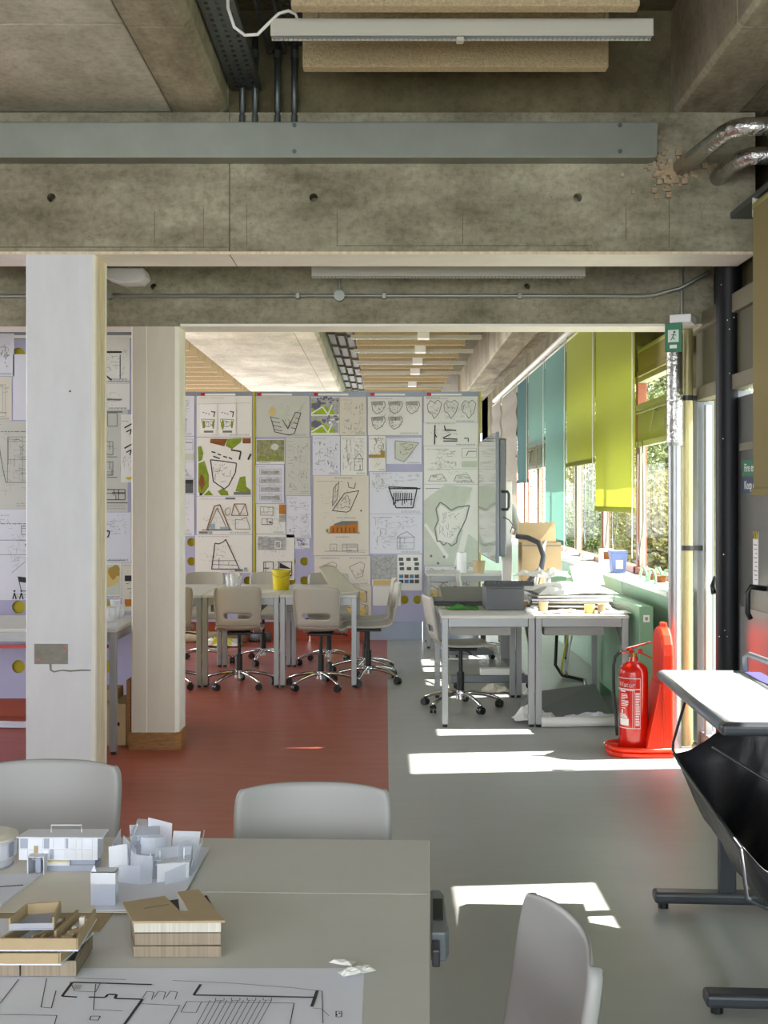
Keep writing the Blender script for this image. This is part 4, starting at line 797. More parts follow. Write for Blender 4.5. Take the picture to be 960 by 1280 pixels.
# ================================================================== FURNITURE
def make_chair(label, m_='chair'):
    t = thing('swivel_chair', label, 'chair')
    prof = [(.215, .405), (.222, .435), (.20, .452), (.14, .452), (.05, .446), (-.05, .446), (-.12, .45), (-.165, .462), (-.195, .486), (-.212, .515), (-.222, .55), (-.230, .59), (-.238, .63), (-.245, .67), (-.252, .71), (-.258, .745), (-.263, .775), (-.266, .80)]
    hw = [.165, .18, .19, .192, .19, .182, .174, .168, .165, .166, .17, .174, .177, .179, .18, .18, .176, .164]
    us = [-1.0, -1.0, -.94, -.8, -.62, -.4, -.2, 0, .2, .4, .62, .8, .94, 1.0, 1.0]
    def surf(j0, j1, skip=None):
        m = MB(); vs_ = []; nu = len(us)
        for j in range(j0, j1 + 1):
            y, z = prof[j]; bk = max(0., min(1., (j - 6) / 4.))
            for i, u in enumerate(us):
                fl = (i in (0, nu - 1))
                yy = y + bk * (.035 * u * u) - (bk * .022 if fl else 0); zz = z + (1 - bk) * (.014 * u * u if 1 < j else 0) - ((1 - bk) * .016 if fl else 0)
                if j == 17: zz -= .012 * abs(u) ** 4
                vs_.append((u * hw[j], yy, zz))
        fs = []
        for j in range(j1 - j0):
            for i in range(nu - 1):
                if skip and skip(i, j + j0): continue
                a = j * nu + i; fs.append((a, a + 1, a + nu + 1, a + nu))
        return m.add(vs_, fs)
    surf(0, 8).build('seat', m_, t, smooth=True, solid=.010, sub=1)
    surf(8, 17, lambda i, j: j == 10 and 4 <= i <= 9).build('backrest', m_, t, smooth=True, solid=.010, sub=1)
    MB().box(-.09, .09, -.10, .10, .41, .432).build('seat_plate', 'black_plastic', t, bevel=.006)
    MB().tube([(.08, .02, .415), (.17, .03, .41), (.21, .03, .40)], .006, n=8).build('lever', 'black_plastic', t, smooth=True)
    sm(MB().cyl((0, 0, .10), (0, 0, .255), .026, n=16).cyl((0, 0, .255), (0, 0, .415), .014, n=12).build('gas_column', 'black_plastic', t, smooth=True))
    sm(MB().cyl((0, 0, .065), (0, 0, .125), .034, .03, n=18).build('hub', 'chrome', t, smooth=True))
    for k in range(5):
        a = R(72 * k + 90); c, s = math.cos(a), math.sin(a)
        P = [(.02, .105), (.08, .108), (.15, .098), (.22, .082), (.265, .066), (.28, .055)]
        lg = MB().tube([(r * c, r * s, z) for r, z in P], .012, n=8, rs=[.016, .015, .014, .013, .012, .010]).build('leg', 'chrome', t, smooth=True)
        cm = MB(); b = a + .9 + k; bx, by = math.cos(b), math.sin(b); px_, py_ = .278 * c, .278 * s
        for q in (-1, 1):
            ox, oy = px_ + q * .013 * -by, py_ + q * .013 * bx; cm.cyl((ox + q * .009 * by, oy - q * .009 * bx, .0255), (ox - q * .009 * by, oy + q * .009 * bx, .0255), .0255, n=14)
        cm.box(px_ - .012, px_ + .012, py_ - .012, py_ + .012, .03, .056); cm.build('castor', 'black_plastic', lg)
    return t
chair0 = make_chair('x'); cool = make_chair('y', 'chair_shaded')
used = {}
def place(x, y, rz, label, z=0., src=chair0):
    if id(src) not in used: used[id(src)] = 1; src.location = (x, y, z); src.rotation_euler = (0, 0, rz); src['label'] = label; return src
    return dup(src, (x, y, z), rz, label)
PI = math.pi
# group table chairs (rz 0: faces +Y)
place(PX(299, 9.42), 9.42, R(4), 'beige swivel chair before the group table, left of the paired table legs')
place(PX(401, 9.36), 9.36, R(-6), 'beige swivel chair in front of the rolled paper on the group table')
place(-1.70, 9.42, R(10), 'beige swivel chair mostly hidden by the slim cream column')
place(-.14, 9.66, PI / 2 + R(4), 'beige swivel chair at the end of the group table, nearer of two close together')
place(-.17, 10.17, PI / 2 + R(2), 'beige swivel chair at the end of the group table, tucked behind its twin')
place(PX(254, 10.8), 10.8, PI + R(5), 'beige swivel chair behind the group table next to the slim column')
place(PX(329, 10.8), 10.8, PI - R(8), 'beige swivel chair behind the clear cups on the group table')
place(PX(411, 10.7), 10.7, PI + R(3), 'beige swivel chair behind the rolled paper on the group table')
place(PX(576, 8.4), 8.42, -PI / 2 + R(8), 'beige swivel chair half under the desk with the grey box', -0.0)
place(PX(604, 11.3), 11.3, -PI / 2 - R(6), 'beige swivel chair behind the television stand')
# near chairs
place(PX(391, 2.78), 2.555, R(180), 'shade-grey swivel chair tucked behind the model table in front of the red floor', src=cool)
place(PX(48, 2.94), 2.80, R(180), 'shade-grey swivel chair at the model table in front of the thick column', src=cool)
place(.040, 1.855, R(99), 'swivel chair at the end of the model table beside the sunlit floor patch', src=cool)
# note: the two behind the table face it, so their backs stand away from the camera

def make_table(label, wd=.6, dp=1.2, h=.72, loc=(0, 0, 0), rz=0., tray=True, name='work_table', brace=True):
    t = thing(name, label, 'table', loc, rz); w = wd / 2
    MB().box(-w, w, 0, dp, h - .022, h).build('tabletop', 'table_top', t, bevel=.003); 
    MB().box(-w + .045, w - .045, .012, .032, h - .075, h - .022).build('front_rail', 'table_metal', t); MB().box(-w + .045, w - .045, dp - .032, dp - .012, h - .075, h - .022).build('back_rail', 'table_metal', t)
    for s in (-1, 1): MB().box(s * w - s * .030, s * w - s * .010, .04, dp - .04, h - .075, h - .022).build('side_rail', 'table_metal', t)
    for sx in (-1, 1):
        for yy in (.005, dp - .045):
            x = sx * (w - .022); lg = MB().box(x - .02, x + .02, yy, yy + .04, .018, h - .022).build('leg', 'table_metal', t, bevel=.003)
            MB().cyl((x, yy + .02, 0), (x, yy + .02, .018), .016, n=12).build('foot', 'black_plastic', lg)
    if tray: MB().box(-w + .06, w - .15, .05, dp - .3, h - .135, h - .08).build('tray', 'tray_grey', t, bevel=.004)
    if brace:
        for s in (-1, 1): MB().hexa([(s * (w - .03), .05, h - .26), (s * (w - .012), .05, h - .26), (s * (w - .012), .05, h - .235), (s * (w - .03), .05, h - .235)], [(s * (w - .03), .35, h - .10), (s * (w - .012), .35, h - .10), (s * (w - .012), .35, h - .075), (s * (w - .03), .35, h - .075)]).build('brace', 'table_metal', t)
    return t
# group table: three 600 x 1200 tables side by side
for i, lb in enumerate(('grey work table at the window end of the group, under rolled paper', 'grey work table in the middle of the group, with the yellow bucket', 'grey work table of the group behind the slim cream column')):
    make_table(lb, loc=(-.524 - .604 * i, 9.33, 0), brace=False)
make_table('grey work table carrying the grey box and slate folders', loc=(.660, 7.70, 0)); make_table('grey work table carrying the sunlit paper pile', loc=(1.262, 7.70, 0))
make_table('grey table behind the desks under the cardboard box', wd=.56, dp=1.9, loc=(1.40, 9.15, 0), tray=False, brace=False)
# left table behind the thick column
t = make_table('long grey table between the thick column and display boards', wd=1.5, dp=.8, h=.725, loc=(-2.29, 6.86, 0), tray=False, brace=False); MB().box(-.7, .68, .1, .12, .60, .62).build('red_strip', 'red_gloss', t)
# ---- near model table
RZ = R(-2.1)
t = thing('model_table', 'large grey table with a hinged far leaf, covered in architectural models', 'table', (.0945, 2.576, 0), RZ)
MB().box(-2.0, 0, -.355, 0, .705, .73).build('tabletop_leaf', 'near_top', t, bevel=.002); MB().box(-2.0, 0, -1.16, -.3558, .705, .73).build('tabletop', 'near_top', t, bevel=.002)
for x in (-1.95, -.10):
    for y in (-1.1, -.42): lg = MB().box(x - .02, x + .02, y - .02, y + .02, .015, .705).build('leg', 'table_metal', t, bevel=.003); MB().cyl((x, y, 0), (x, y, .015), .016, n=12).build('foot', 'black_plastic', lg)
MB().box(-1.95, -.10, -.43, -.41, .64, .70).build('rail', 'table_metal', t); MB().box(-1.95, -.10, -1.11, -1.09, .64, .70).build('rail', 'table_metal', t)
lt = MB().prism([(.002, -.50), (.002, -.27), (.022, -.27), (.03, -.30), (.034, -.47), (.028, -.50)], .66, .712).build('latch_housing', 'plotter_grey', t, bevel=.004)
MB().box(.006, .024, -.44, -.33, .712, .714).build('latch_slot', 'dark', lt); MB().box(.004, .018, -.55, -.50, .67, .70).build('latch_lever', 'plotter_dark', lt, bevel=.003)
# ---- plotter stand
t = thing('plotter_stand', 'grey plotter stand with ribbed paper tray and black fabric basket', 'plotter stand', (0, 0, 0))
ZT = .835
MB().box(.985, 1.262, 3.37, 4.385, ZT - .022, ZT - .004).build('paper_tray', 'tray_white', t)
m = MB()
for k in range(46): y = 3.385 + k * .0217; m.box(.99, 1.258, y, y + .006, ZT - .004, ZT - .0015)
m.build('tray_ribs', 'white', t)['kind'] = 'stuff'
m = MB()
for (a, b, c, d) in ((1.03, 4.20, 1.16, 4.203), (1.16, 4.10, 1.163, 4.203), (1.05, 4.02, 1.053, 4.12), (1.05, 4.02, 1.12, 4.023), (1.12, 3.94, 1.123, 4.03), (1.05, 3.85, 1.14, 3.853)): m.box(a, c, b, d, ZT - .0012, ZT - .0006)
m.build('tray_marking', 'ink_mid', t)['kind'] = 'stuff'
for nm, P, r in (('tray_edge', [(.975, 3.36, ZT - .012), (.972, 3.8, ZT - .012), (.975, 4.375, ZT - .012), (.985, 4.39, ZT - .012), (1.262, 4.39, ZT - .012)], .016), ('tray_edge', [(1.265, 4.39, ZT - .01), (1.265, 3.36, ZT - .01)], .014)):
    MB().tube(P, r, n=12).build(nm, 'plotter_grey', t, smooth=True)
MB().box(.962, 1.30, 3.318, 3.372, ZT - .03, ZT + .004).build('front_bar', 'plotter_dark', t, bevel=.012, seg=3)
MB().box(1.28, 1.34, 3.36, 4.40, ZT - .03, ZT - .002).build('gutter', 'violet', t, bevel=.004)
MB().tube([(1.285, 4.41, ZT - .01), (1.285, 4.41, ZT + .05), (1.30, 4.40, ZT + .06), (1.34, 4.0, ZT + .06), (1.36, 3.4, ZT + .06), (1.36, 3.38, ZT + .05), (1.35, 3.36, ZT - .03)], .011, n=10).build('guard_rail', 'plotter_grey', t, smooth=True)
MB().box(1.26, 1.34, 3.30, 4.42, ZT - .09, ZT - .03).build('cross_beam', 'plotter_dark', t, bevel=.005)
for y in (4.30, 3.42):
    MB().box(1.165, 1.225, y - .02, y + .02, .05, .60 if y > 4 else .55).build('post', 'plotter_dark', t, bevel=.006); MB().box(1.17, 1.33, y - .018, y + .018, .55, ZT - .03).build('post_head', 'plotter_dark', t, bevel=.006)
    f = MB().box(.935, 1.62, y - .035, y + .035, .022, .062).build('foot_bar', 'plotter_dark', t, bevel=.012, seg=3); 
    for x in (.97, 1.58): MB().cyl((x, y, 0), (x, y, .024), .018, n=12).build('glide', 'black_plastic', f)
MB().box(1.19, 1.215, 3.42, 4.30, .26, .32).build('stretcher', 'plotter_grey', t, bevel=.004)
MB().tube([(1.07, 4.30, ZT - .02), (1.00, 4.27, .60), (.995, 4.25, .575), (.99, 4.1, .56), (.985, 3.6, .545), (.985, 3.2, .53)], .005, n=8).build('basket_wire', 'plotter_dark', t, smooth=True)
random.seed(11)
from mathutils import noise as mno
def bag(u, v):   # u along depth (near -> far), v across (room side -> wall side)
    y = 3.2 + u * 1.04; x = .99 + v * .345; rim = .535 + .03 * u + .23 * v ** 1.6; sag = .36 * math.sin(PI * min(1, v * 1.15)) * (1 - max(0, (u - .8) / .2) ** 2) * (1 - .6 * max(0, (.15 - u) / .15) ** 2)
    n = mno.noise(Vector((x * 7, y * 6, 3.1))) * .035 + mno.noise(Vector((x * 17, y * 15, 8))) * .012
    return (x, y, rim - sag * .75 + n * min(1, v * 4))
MB().grid(bag, 40, 24).build('fabric_basket', 'fabric_black', t, smooth=True, solid=.003)
MB().tube([(.985, 3.2, .53), (1.0, 3.19, .40), (1.15, 3.19, .33), (1.3, 3.2, .45)], .006, n=8).build('basket_wire', 'plotter_dark', t, smooth=True)
MB().cyl((1.12, 4.18, .60), (1.25, 3.66, .56), .005, n=8).build('basket_wire', 'plotter_dark', t)
a_ = R(-3.3); c_ = Vector((.975, 3.87, 0)); t.rotation_euler = (0, 0, a_); t.location = c_ - Matrix.Rotation(a_, 3, 'Z') @ c_
# ---- fire extinguisher on its stand
t = thing('extinguisher_stand', 'bright orange-red moulded plastic extinguisher stand', 'stand', (1.44, 6.90, 0))
base = [(-.165, -.02), (-.15, -.07), (-.10, -.115), (.0, -.13), (.19, -.13), (.19, .16), (0, .16), (-.10, .15), (-.15, .11), (-.165, .06)]
MB().prism(base, 0, .028).build('base_tray', 'red_stand', t, bevel=.008, seg=3)
pts = [(p[0], p[1]) for p in base]; lip = MB().tube([(x * .96, y * .94 + .001, .045) for x, y in pts + pts[:1]], .014, n=8).build('base_lip', 'red_stand', t, smooth=True)
MB().box(-.168, -.10, -.012, .05, .02, .06).build('base_divider', 'red_stand', t, bevel=.008)
m = MB(); prof = [(-.12, .03), (.15, .03), (.15, .62), (.13, .68), (.09, .715), (.03, .735), (-.03, .725), (-.08, .69), (-.11, .64), (-.12, .58)]
m.prism(prof, .125, .19, axis='x').build('back_panel', 'red_stand', t, bevel=.014, seg=3)
MB().hexa([(.03, -.125, .03), (.13, -.125, .03), (.13, .15, .03), (.03, .15, .03)], [(.118, -.10, .42), (.13, -.10, .42), (.13, .14, .42), (.118, .14, .42)]).build('web', 'red_stand', t, bevel=.008)
MB().box(.145, .18, .0, .06, .72, .755).build('hook', 'red_stand', t, bevel=.008)
t = thing('fire_extinguisher', 'red water fire extinguisher with black hose on an orange-red stand', 'fire extinguisher', (1.425, 6.90, .029))
sm(MB().lathe([(0.0, 0), (.078, 0), (.0835, .012), (.0835, .44), (.078, .468), (.055, .492), (.028, .505), (.024, .53), (0, .53)], n=36).build('cylinder', 'red_gloss', t, smooth=True), 50)
def wrap(m, a0, a1, z0, z1, r=.0842, n=10):
    for i in range(n):
        p, q = R(a0 + (a1 - a0) * i / n), R(a0 + (a1 - a0) * (i + 1) / n)
        m.add([(r * math.cos(p), r * math.sin(p), z0), (r * math.cos(q), r * math.sin(q), z0), (r * math.cos(q), r * math.sin(q), z1), (r * math.cos(p), r * math.sin(p), z1)], [(0, 1, 2, 3)])
    return m
m = MB()
for a0, a1, z0, z1 in ((178, 286, .413, .416), (178, 286, .352, .356), (178, 262, .346, .349), (178, 286, .13, .133), (285, 286, .13, .413), (262, 263, .13, .348), (255, 256, .13, .348)): wrap(m, a0, a1, z0, z1)
wrap(m, 198, 240, .147, .185); m.build('label_border', 'white', t)
random.seed(4); m = MB()
for k in range(22): wrap(m, 266, 284 - random.uniform(0, 3), .33 - k * .0087, .334 - k * .0087, n=3)
for k in range(4): wrap(m, 204, 222 + random.uniform(0, 16), .322 - k * .009, .326 - k * .009, n=3)
for k in range(4): wrap(m, 204, 234 + random.uniform(0, 8), .284 - k * .009, .288 - k * .009, n=3)
wrap(m, 204, 226, .243, .246, n=3); wrap(m, 206, 214, .215, .236, n=2); wrap(m, 200, 226, .337, .343, n=4)
for k in range(4): wrap(m, 198, 226 + 3 * k, .208 - k * .006, .212 - k * .006, n=3)
m.build('label_text', 'white', t)['kind'] = 'stuff'
o = text('label_word', 'Water', .042, 'white', t, Matrix.Identity(4), .0003)
for v in o.data.vertices:
    a = R(188) + v.co.x / .0842; v.co = (.0845 * math.cos(a), .0845 * math.sin(a), .365 + v.co.y)
MB().cyl((0, 0, .50), (0, 0, .555), .02, n=14).build('valve', 'brass', t); MB().box(-.03, .05, -.014, .014, .55, .575).build('valve_head', 'red_gloss', t, bevel=.004)
MB().hexa([(-.04, -.012, .572), (-.04, .012, .572), (-.04, .012, .58), (-.04, -.012, .58)], [(.10, -.012, .61), (.10, .012, .61), (.10, .012, .618), (.10, -.012, .618)]).build('lever', 'red_gloss', t, bevel=.002)
MB().hexa([(.03, -.011, .552), (.03, .011, .552), (.03, .011, .56), (.03, -.011, .56)], [(.105, -.011, .52), (.105, .011, .52), (.105, .011, .528), (.105, -.011, .528)]).build('carry_handle', 'red_gloss', t, bevel=.002)
MB().cyl((.01, -.014, .565), (.01, -.028, .565), .012, n=12).build('gauge', 'chrome', t); MB().cyl((-.03, 0, .562), (-.07, -.005, .562), .011, n=12).build('hose_coupling', 'chrome', t)
hs = MB().tube([(-.06, -.004, .562), (-.085, -.01, .555), (-.108, -.012, .53), (-.117, -.012, .48), (-.117, -.012, .38), (-.112, -.012, .28), (-.102, -.012, .18), (-.097, -.012, .08)], .0085, n=10).build('hose', 'black_plastic', t, smooth=True)
# ---- television on a mobile stand
t = thing('television_stand', 'white mobile television stand with grey foot bars', 'tv stand', (1.03, 10.2, 0))
MB().box(-.04, .04, -.05, .05, .06, 1.62).build('column', 'white', t, bevel=.004); MB().box(-.055, .05, -.06, .06, .06, .76).build('lower_sleeve', 'table_metal', t, bevel=.004)
for y in (-.92, .75): MB().box(-.53, .12, y - .04, y + .04, .05, .11).build('foot_bar', 'tv_body', t, bevel=.006)
MB().box(-.05, .05, -.92, .75, .06, .12).build('base_bar', 'tv_body', t, bevel=.006); MB().box(-.30, -.05, -.96, -.88, .11, .16).build('base_cover', 'white', t, bevel=.006)
for x in (-.48, .08):
    for y in (-.92, .75): MB().cyl((x, y - .012, .026), (x, y + .012, .026), .026, n=14).build('castor', 'black_plastic', t)
MB().box(-.075, -.04, -.25, .25, 1.25, 1.65).build('mount', 'table_metal', t)
t = thing('television', 'large flat television on the white mobile stand, seen nearly edge-on', 'television', (.865, 9.40, .966))
MB().box(0, .025, 0, 1.70, 0, 1.03).build('bezel', 'tv_body', t, bevel=.004); MB().box(-.002, .002, .012, 1.688, .012, 1.018).build('screen', 'tv_screen', t); MB().box(.025, .085, .03, 1.67, .05, .98).build('rear_case', 'plotter_grey', t, bevel=.012)
MB().tube([(.05, .03, .56), (.09, -.005, .56), (.10, -.005, .54), (.10, -.005, .44), (.09, -.005, .42), (.05, .03, .42)], .011, n=8).build('handle', 'plotter_dark', t, smooth=True)
MB().tube([(.06, .03, .36), (.10, 0, .34), (.13, -.01, .30), (.11, -.01, .24), (.14, -.01, .22), (.15, -.01, .27), (.12, -.01, .28)], .004, n=6).build('lead', 'black_plastic', t, smooth=True)
o = MB().tube([(1.09, 9.9, 1.16), (1.15, 9.7, 1.155), (1.22, 9.55, 1.12), (1.25, 9.5, 1.02), (1.23, 9.48, .92), (1.16, 9.46, .86), (1.12, 9.4, .80), (1.13, 9.35, .735)], .022, n=10).build('corrugated_hose', 'cable_grey', smooth=True); tag(o, 'thick grey cable sleeve looping from television to table', 'cable')
# ================================================================== THINGS ON THE MODEL TABLE
TZ = .73
def NP(px, py, z=TZ): d = DZ(py, z); return (PX(px, d), d)
def flatpoly(name, label, cat, pts, z, t, m_, bevel=0.):
    P = [NP(a, b, z) for a, b in pts]; cx = sum(p[0] for p in P) / len(P); cy = sum(p[1] for p in P) / len(P)
    o = MB().prism([(x - cx, y - cy) for x, y in P], 0, t).build(name, m_, bevel=bevel); o.location = (cx, cy, z); return tag(o, label, cat)
# big floor-plan print
s = Sheet(.84, .594, True); s.base('paper_cool', .0006)
def D(cx, cy):
    x, y = NP(cx / 1.714, 1120 + cy / 1.714, TZ + .001); return ((x + .873) / .84, (y - 1.276) / .594)
def DL(pts, w, m_='ink'): s.path([D(*p) for p in pts], w, m_)
DL([(325, 190), (155, 185), (133, 215), (165, 217)], .0042); DL([(190, 217), (225, 218), (232, 211), (250, 212), (246, 220), (305, 222), (268, 274), (225, 330)], .0042); DL([(430, 190), (415, 213), (675, 218)], .0042); DL([(680, 203), (668, 238)], .005)
DL([(160, 177), (270, 180)], .0012); DL([(370, 182), (500, 188), (620, 197), (690, 205), (692, 274)], .0012); DL([(300, 232), (385, 236), (350, 300)], .0012); DL([(150, 185), (160, 205), (205, 207), (215, 188)], .0012); DL([(205, 190), (200, 245), (262, 248)], .0012); DL([(262, 190), (330, 192)], .0012)
DL([(0, 232), (40, 180)], .0014); DL([(100, 178), (88, 240), (110, 242), (120, 205)], .0014); DL([(0, 256), (122, 258), (110, 300)], .0014)
DL([(400, 228), (432, 229), (420, 252), (388, 251), (400, 228)], .0012); DL([(432, 229), (630, 232), (612, 330)], .0014)
for k in range(12): DL([(450 + k * 12, 226), (415 + k * 12, 290)], .0014, 'ink_mid')
for k in range(4): DL([(462 + k * 34, 222), (462 + k * 34, 227), (480 + k * 34, 227), (480 + k * 34, 222)], .001)
for k in range(3): DL([(305 + k * 25, 222), (315 + k * 25, 208), (330 + k * 25, 210), (325 + k * 25, 226)], .0012)
DL([(195, 262), (215, 262), (210, 271), (192, 270), (195, 262)], .0016); DL([(720, 252), (732, 252), (732, 264), (720, 264), (720, 252)], .0016); DL([(670, 245), (690, 247), (705, 262)], .001)
for q in ((720, 258), (726, 255)): DL([q, (q[0] + 3, q[1] + 3)], .002)
s.poly([D(160, 195), D(175, 195), D(172, 205), D(157, 205)], 'ink_light')
s.build('floor_plan_print', 'large black-line floor plan print lying at the table edge', 'drawing', (-.453, 1.573, TZ))
random.seed(21)
def crumple(name, label, cat, c, sx, sy, h, m_, n=14, seed=1, rz=0., amp=1., thing_=True, lift=.0):
    sv = seed * 7.3
    def fn(u, v):
        k = mno.noise(Vector((u * 3.1 + sv, v * 3.1, 1.7))) + .5 * mno.noise(Vector((u * 7 + sv, v * 7, 4.2)))
        e = min(u, 1 - u, v, 1 - v) * 4; return ((u - .5) * sx * (1 + .12 * mno.noise(Vector((v * 4, sv, 0)))), (v - .5) * sy * (1 + .12 * mno.noise(Vector((u * 4, sv, 9)))), .004 + h * max(0., .5 + .6 * k * amp) * min(1., .25 + e))
    o = MB().grid(fn, n, n).build(name, m_, solid=.0012); o.location = c; o.rotation_euler = (0, 0, rz); return tag(o, label, cat)
x, y = NP(446, 1218, TZ + .002); crumple('masking_tape_scrap', 'crumpled white tape scrap on the corner of the floor plan print', 'tape', (x, y, TZ + .0016), .055, .022, .012, 'paper', 8, 3, .5)
x, y = NP(428, 1208, TZ + .002); crumple('paper_scrap', 'small white paper scrap above the taped print corner', 'paper', (x, y + .008, TZ + .0005), .035, .018, .006, 'paper', 6, 5, -.4)
# sheets and boards under the models
flatpoly('brown_card_sheet', 'brown card offcut peeping out under the beige sheet', 'card', [(-30, 1141.5), (142, 1141.5), (124, 1165), (-30, 1165)], TZ, .002, 'card')
flatpoly('beige_paper_sheet', 'large beige paper sheet under the white card models', 'paper', [(-60, 1141), (180, 1141), (205, 1068), (128, 1056), (-60, 1066)], TZ + .003, .0012, 'paper_warm')
flatpoly('white_base_sheet', 'white card sheet under the translucent paper model', 'card', [(118, 1139), (205, 1138), (232, 1115), (262, 1060), (140, 1058)], TZ + .0044, .0014, 'paper_cool')
o = flatpoly('grey_presentation_board', 'grey presentation board with handwriting, lying left of the models', 'board', [(-60, 1097), (51, 1094), (2, 1133), (-60, 1136)], TZ + .0044, .004, 'paper_cool')
m = MB(); ox, oy = o.location.x, o.location.y
for k in range(7):
    x, y = NP(2 + k * 4.2, 1108 - k * .3, TZ + .009); m.box(x - ox - .003, x - ox + .0025, y - oy - .002, y - oy + .002, .0041, .0046)
m.build('handwriting', 'ink', o)
# stacked cardboard model with notched roof
t = thing('cardboard_block_model', 'cardboard massing model with three corrugated layers and a notched roof', 'model', (-.34, 1.97, TZ + .0005))
def rel(P, o=(-.34, 1.97)): return [(a - o[0], b - o[1]) for a, b in P]
for i, (z0, z1, m_, dx) in enumerate(((0, .0175, 'card_side', 0), (.019, .038, 'card_side', .002), (.0395, .056, 'card_pale', .001))):
    MB().prism(rel([(-.402 + dx, 1.914), (-.262 - dx * .5, 1.914 + dx), (-.302, 2.045), (-.424, 1.992)]), z0, z1).build('layer', m_, t, bevel=.0008)
    MB().prism(rel([(-.398, 1.918), (-.266, 1.918), (-.304, 2.04), (-.42, 1.99)]), z1, z1 + .0015).build('dark_joint', 'dark', t)
zr = TZ + .061
rf = MB().prism(rel([NP(166, 1152, zr), NP(281, 1151, zr), NP(248, 1112, zr), NP(222, 1115, zr), NP(236, 1139, zr), NP(225, 1139, zr), NP(206, 1120, zr), NP(153, 1128, zr)]), .0575, .061).build('roof', 'card', t)
a, b = rel([NP(180, 1136, zr), NP(211, 1131, zr)]); MB().add([(a[0], a[1] - .0012, .0612), (b[0], b[1] - .0012, .0612), (b[0], b[1] + .0012, .0612), (a[0], a[1] + .0012, .0612)], [(0, 1, 2, 3)]).build('slot', 'dark', rf)
P = rel([NP(225, 1139, zr), NP(236, 1139, zr), NP(222, 1115, zr)]); MB().add([(P[0][0], P[0][1], .0578), (P[1][0], P[1][1], .0578), (P[2][0], P[2][1], .0578)], [(0, 1, 2)]).build('courtyard', 'white_card', t)
# open cardboard tray model (stack of three)
t = thing('cardboard_tray_model', 'stack of open cardboard storey trays with partition walls', 'model', (-.60, 1.90, TZ + .0022))
O = (-.60, 1.90)
def wall(m, a, b, z0, z1, th=.004):
    d = Vector((b[0] - a[0], b[1] - a[1])); n = Vector((-d.y, d.x)).normalized() * th / 2; A, B = rel([a, b], O)
    m.hexa([(A[0] - n.x, A[1] - n.y, z0), (B[0] - n.x, B[1] - n.y, z0), (B[0] + n.x, B[1] + n.y, z0), (A[0] + n.x, A[1] + n.y, z0)], [(A[0] - n.x, A[1] - n.y, z1), (B[0] - n.x, B[1] - n.y, z1), (B[0] + n.x, B[1] + n.y, z1), (A[0] + n.x, A[1] + n.y, z1)]); return m
for x0, x1 in ((-.80, -.560), (-.557, -.473)): wall(MB(), (x0, 1.836), (x1, 1.836), 0, .023).build('lower_wall', 'card_side', t)
wall(MB(), (-.475, 1.838), (-.478, 1.95), 0, .023).build('lower_wall', 'card_side', t); wall(MB(), (-.80, 1.952), (-.478, 1.952), 0, .023).build('lower_wall', 'card_side', t)
MB().prism(rel([(-.80, 1.818), (-.492, 1.818), (-.474, 1.95), (-.80, 1.955)], O), .023, .025).build('middle_plate', 'white_card', t)
wall(MB(), (-.80, 1.822), (-.496, 1.822), .025, .040).build('middle_wall', 'card', t); wall(MB(), (-.495, 1.822), (-.479, 1.945), .025, .040).build('middle_wall', 'card', t)
for k in range(5): wall(MB(), (-.70 + k * .04, 1.84), (-.69 + k * .04, 1.93), .025, .040).build('partition', 'card', t)
MB().prism(rel([(-.80, 1.826), (-.468, 1.826), (-.472, 1.962), (-.80, 1.966)], O), .041, .043).build('upper_plate', 'white_card', t)
for a, b in (((-.80, 1.829), (-.471, 1.829)), ((-.471, 1.829), (-.475, 1.960)), ((-.585, 1.835), (-.555, 1.955)), ((-.512, 1.86), (-.502, 1.955))): wall(MB(), a, b, .043, .060).build('upper_wall', 'card', t)
for a, b in (((-.545, 1.85), (-.515, 1.915)), ((-.515, 1.915), (-.518, 1.935)), ((-.50, 1.85), (-.482, 1.85)), ((-.495, 1.87), (-.482, 1.885)), ((-.53, 1.845), (-.528, 1.862))): wall(MB(), a, b, .043, .056).build('partition', 'card', t)
for x, y, h in ((-.492, 1.90, .010), (-.485, 1.92, .018), (-.49, 1.87, .008), (-.535, 1.84, .008), (-.515, 1.84, .009)): MB().box(x - O[0] - .004, x - O[0] + .004, y - O[1] - .004, y - O[1] + .004, .043, .043 + h).build('block', 'paper_warm', t)
ib = MB().prism(rel([(-.584, 1.858), (-.515, 1.862), (-.524, 1.938), (-.575, 1.926)], O), .061, .063).build('inset_floor', 'grey_card', t)
for a, b in (((-.516, 1.864), (-.525, 1.937)), ((-.575, 1.925), (-.525, 1.937)), ((-.583, 1.860), (-.575, 1.925))): wall(MB(), a, b, .063, .080, .003).build('inset_wall', 'card', ib)
wall(MB(), (-.583, 1.860), (-.516, 1.864), .063, .071, .002).build('inset_wall', 'acetate', ib)
# translucent folded paper model
t = thing('translucent_paper_model', 'white translucent folded-paper building model on a white base sheet', 'model', (-.46, 2.33, TZ + .0061)); O = (-.46, 2.33)
def panel(a, b, h0, h1, lean=(0, 0), m_='acetate', bow=0., z0=0., nm='panel'):
    A, B = rel([NP(*a), NP(*b)], O); d = Vector((B[0] - A[0], B[1] - A[1])); n = Vector((-d.y, d.x)).normalized()
    def fn(u, v):
        h = (h0 + (h1 - h0) * u) * v; k = bow * math.sin(PI * u); return (A[0] + d.x * u + n.x * k + lean[0] * v, A[1] + d.y * u + n.y * k + lean[1] * v, z0 + h)
    return MB().grid(fn, 8, 4).build(nm, m_, t, solid=.0012)
panel((137, 1098), (160, 1104), .052, .066, (-.004, .01), 'white_card', .004); panel((160, 1104), (170, 1084), .06, .08, (0, .012)); panel((163, 1104), (190, 1108), .058, .05, (0, .006), 'acetate', -.015)
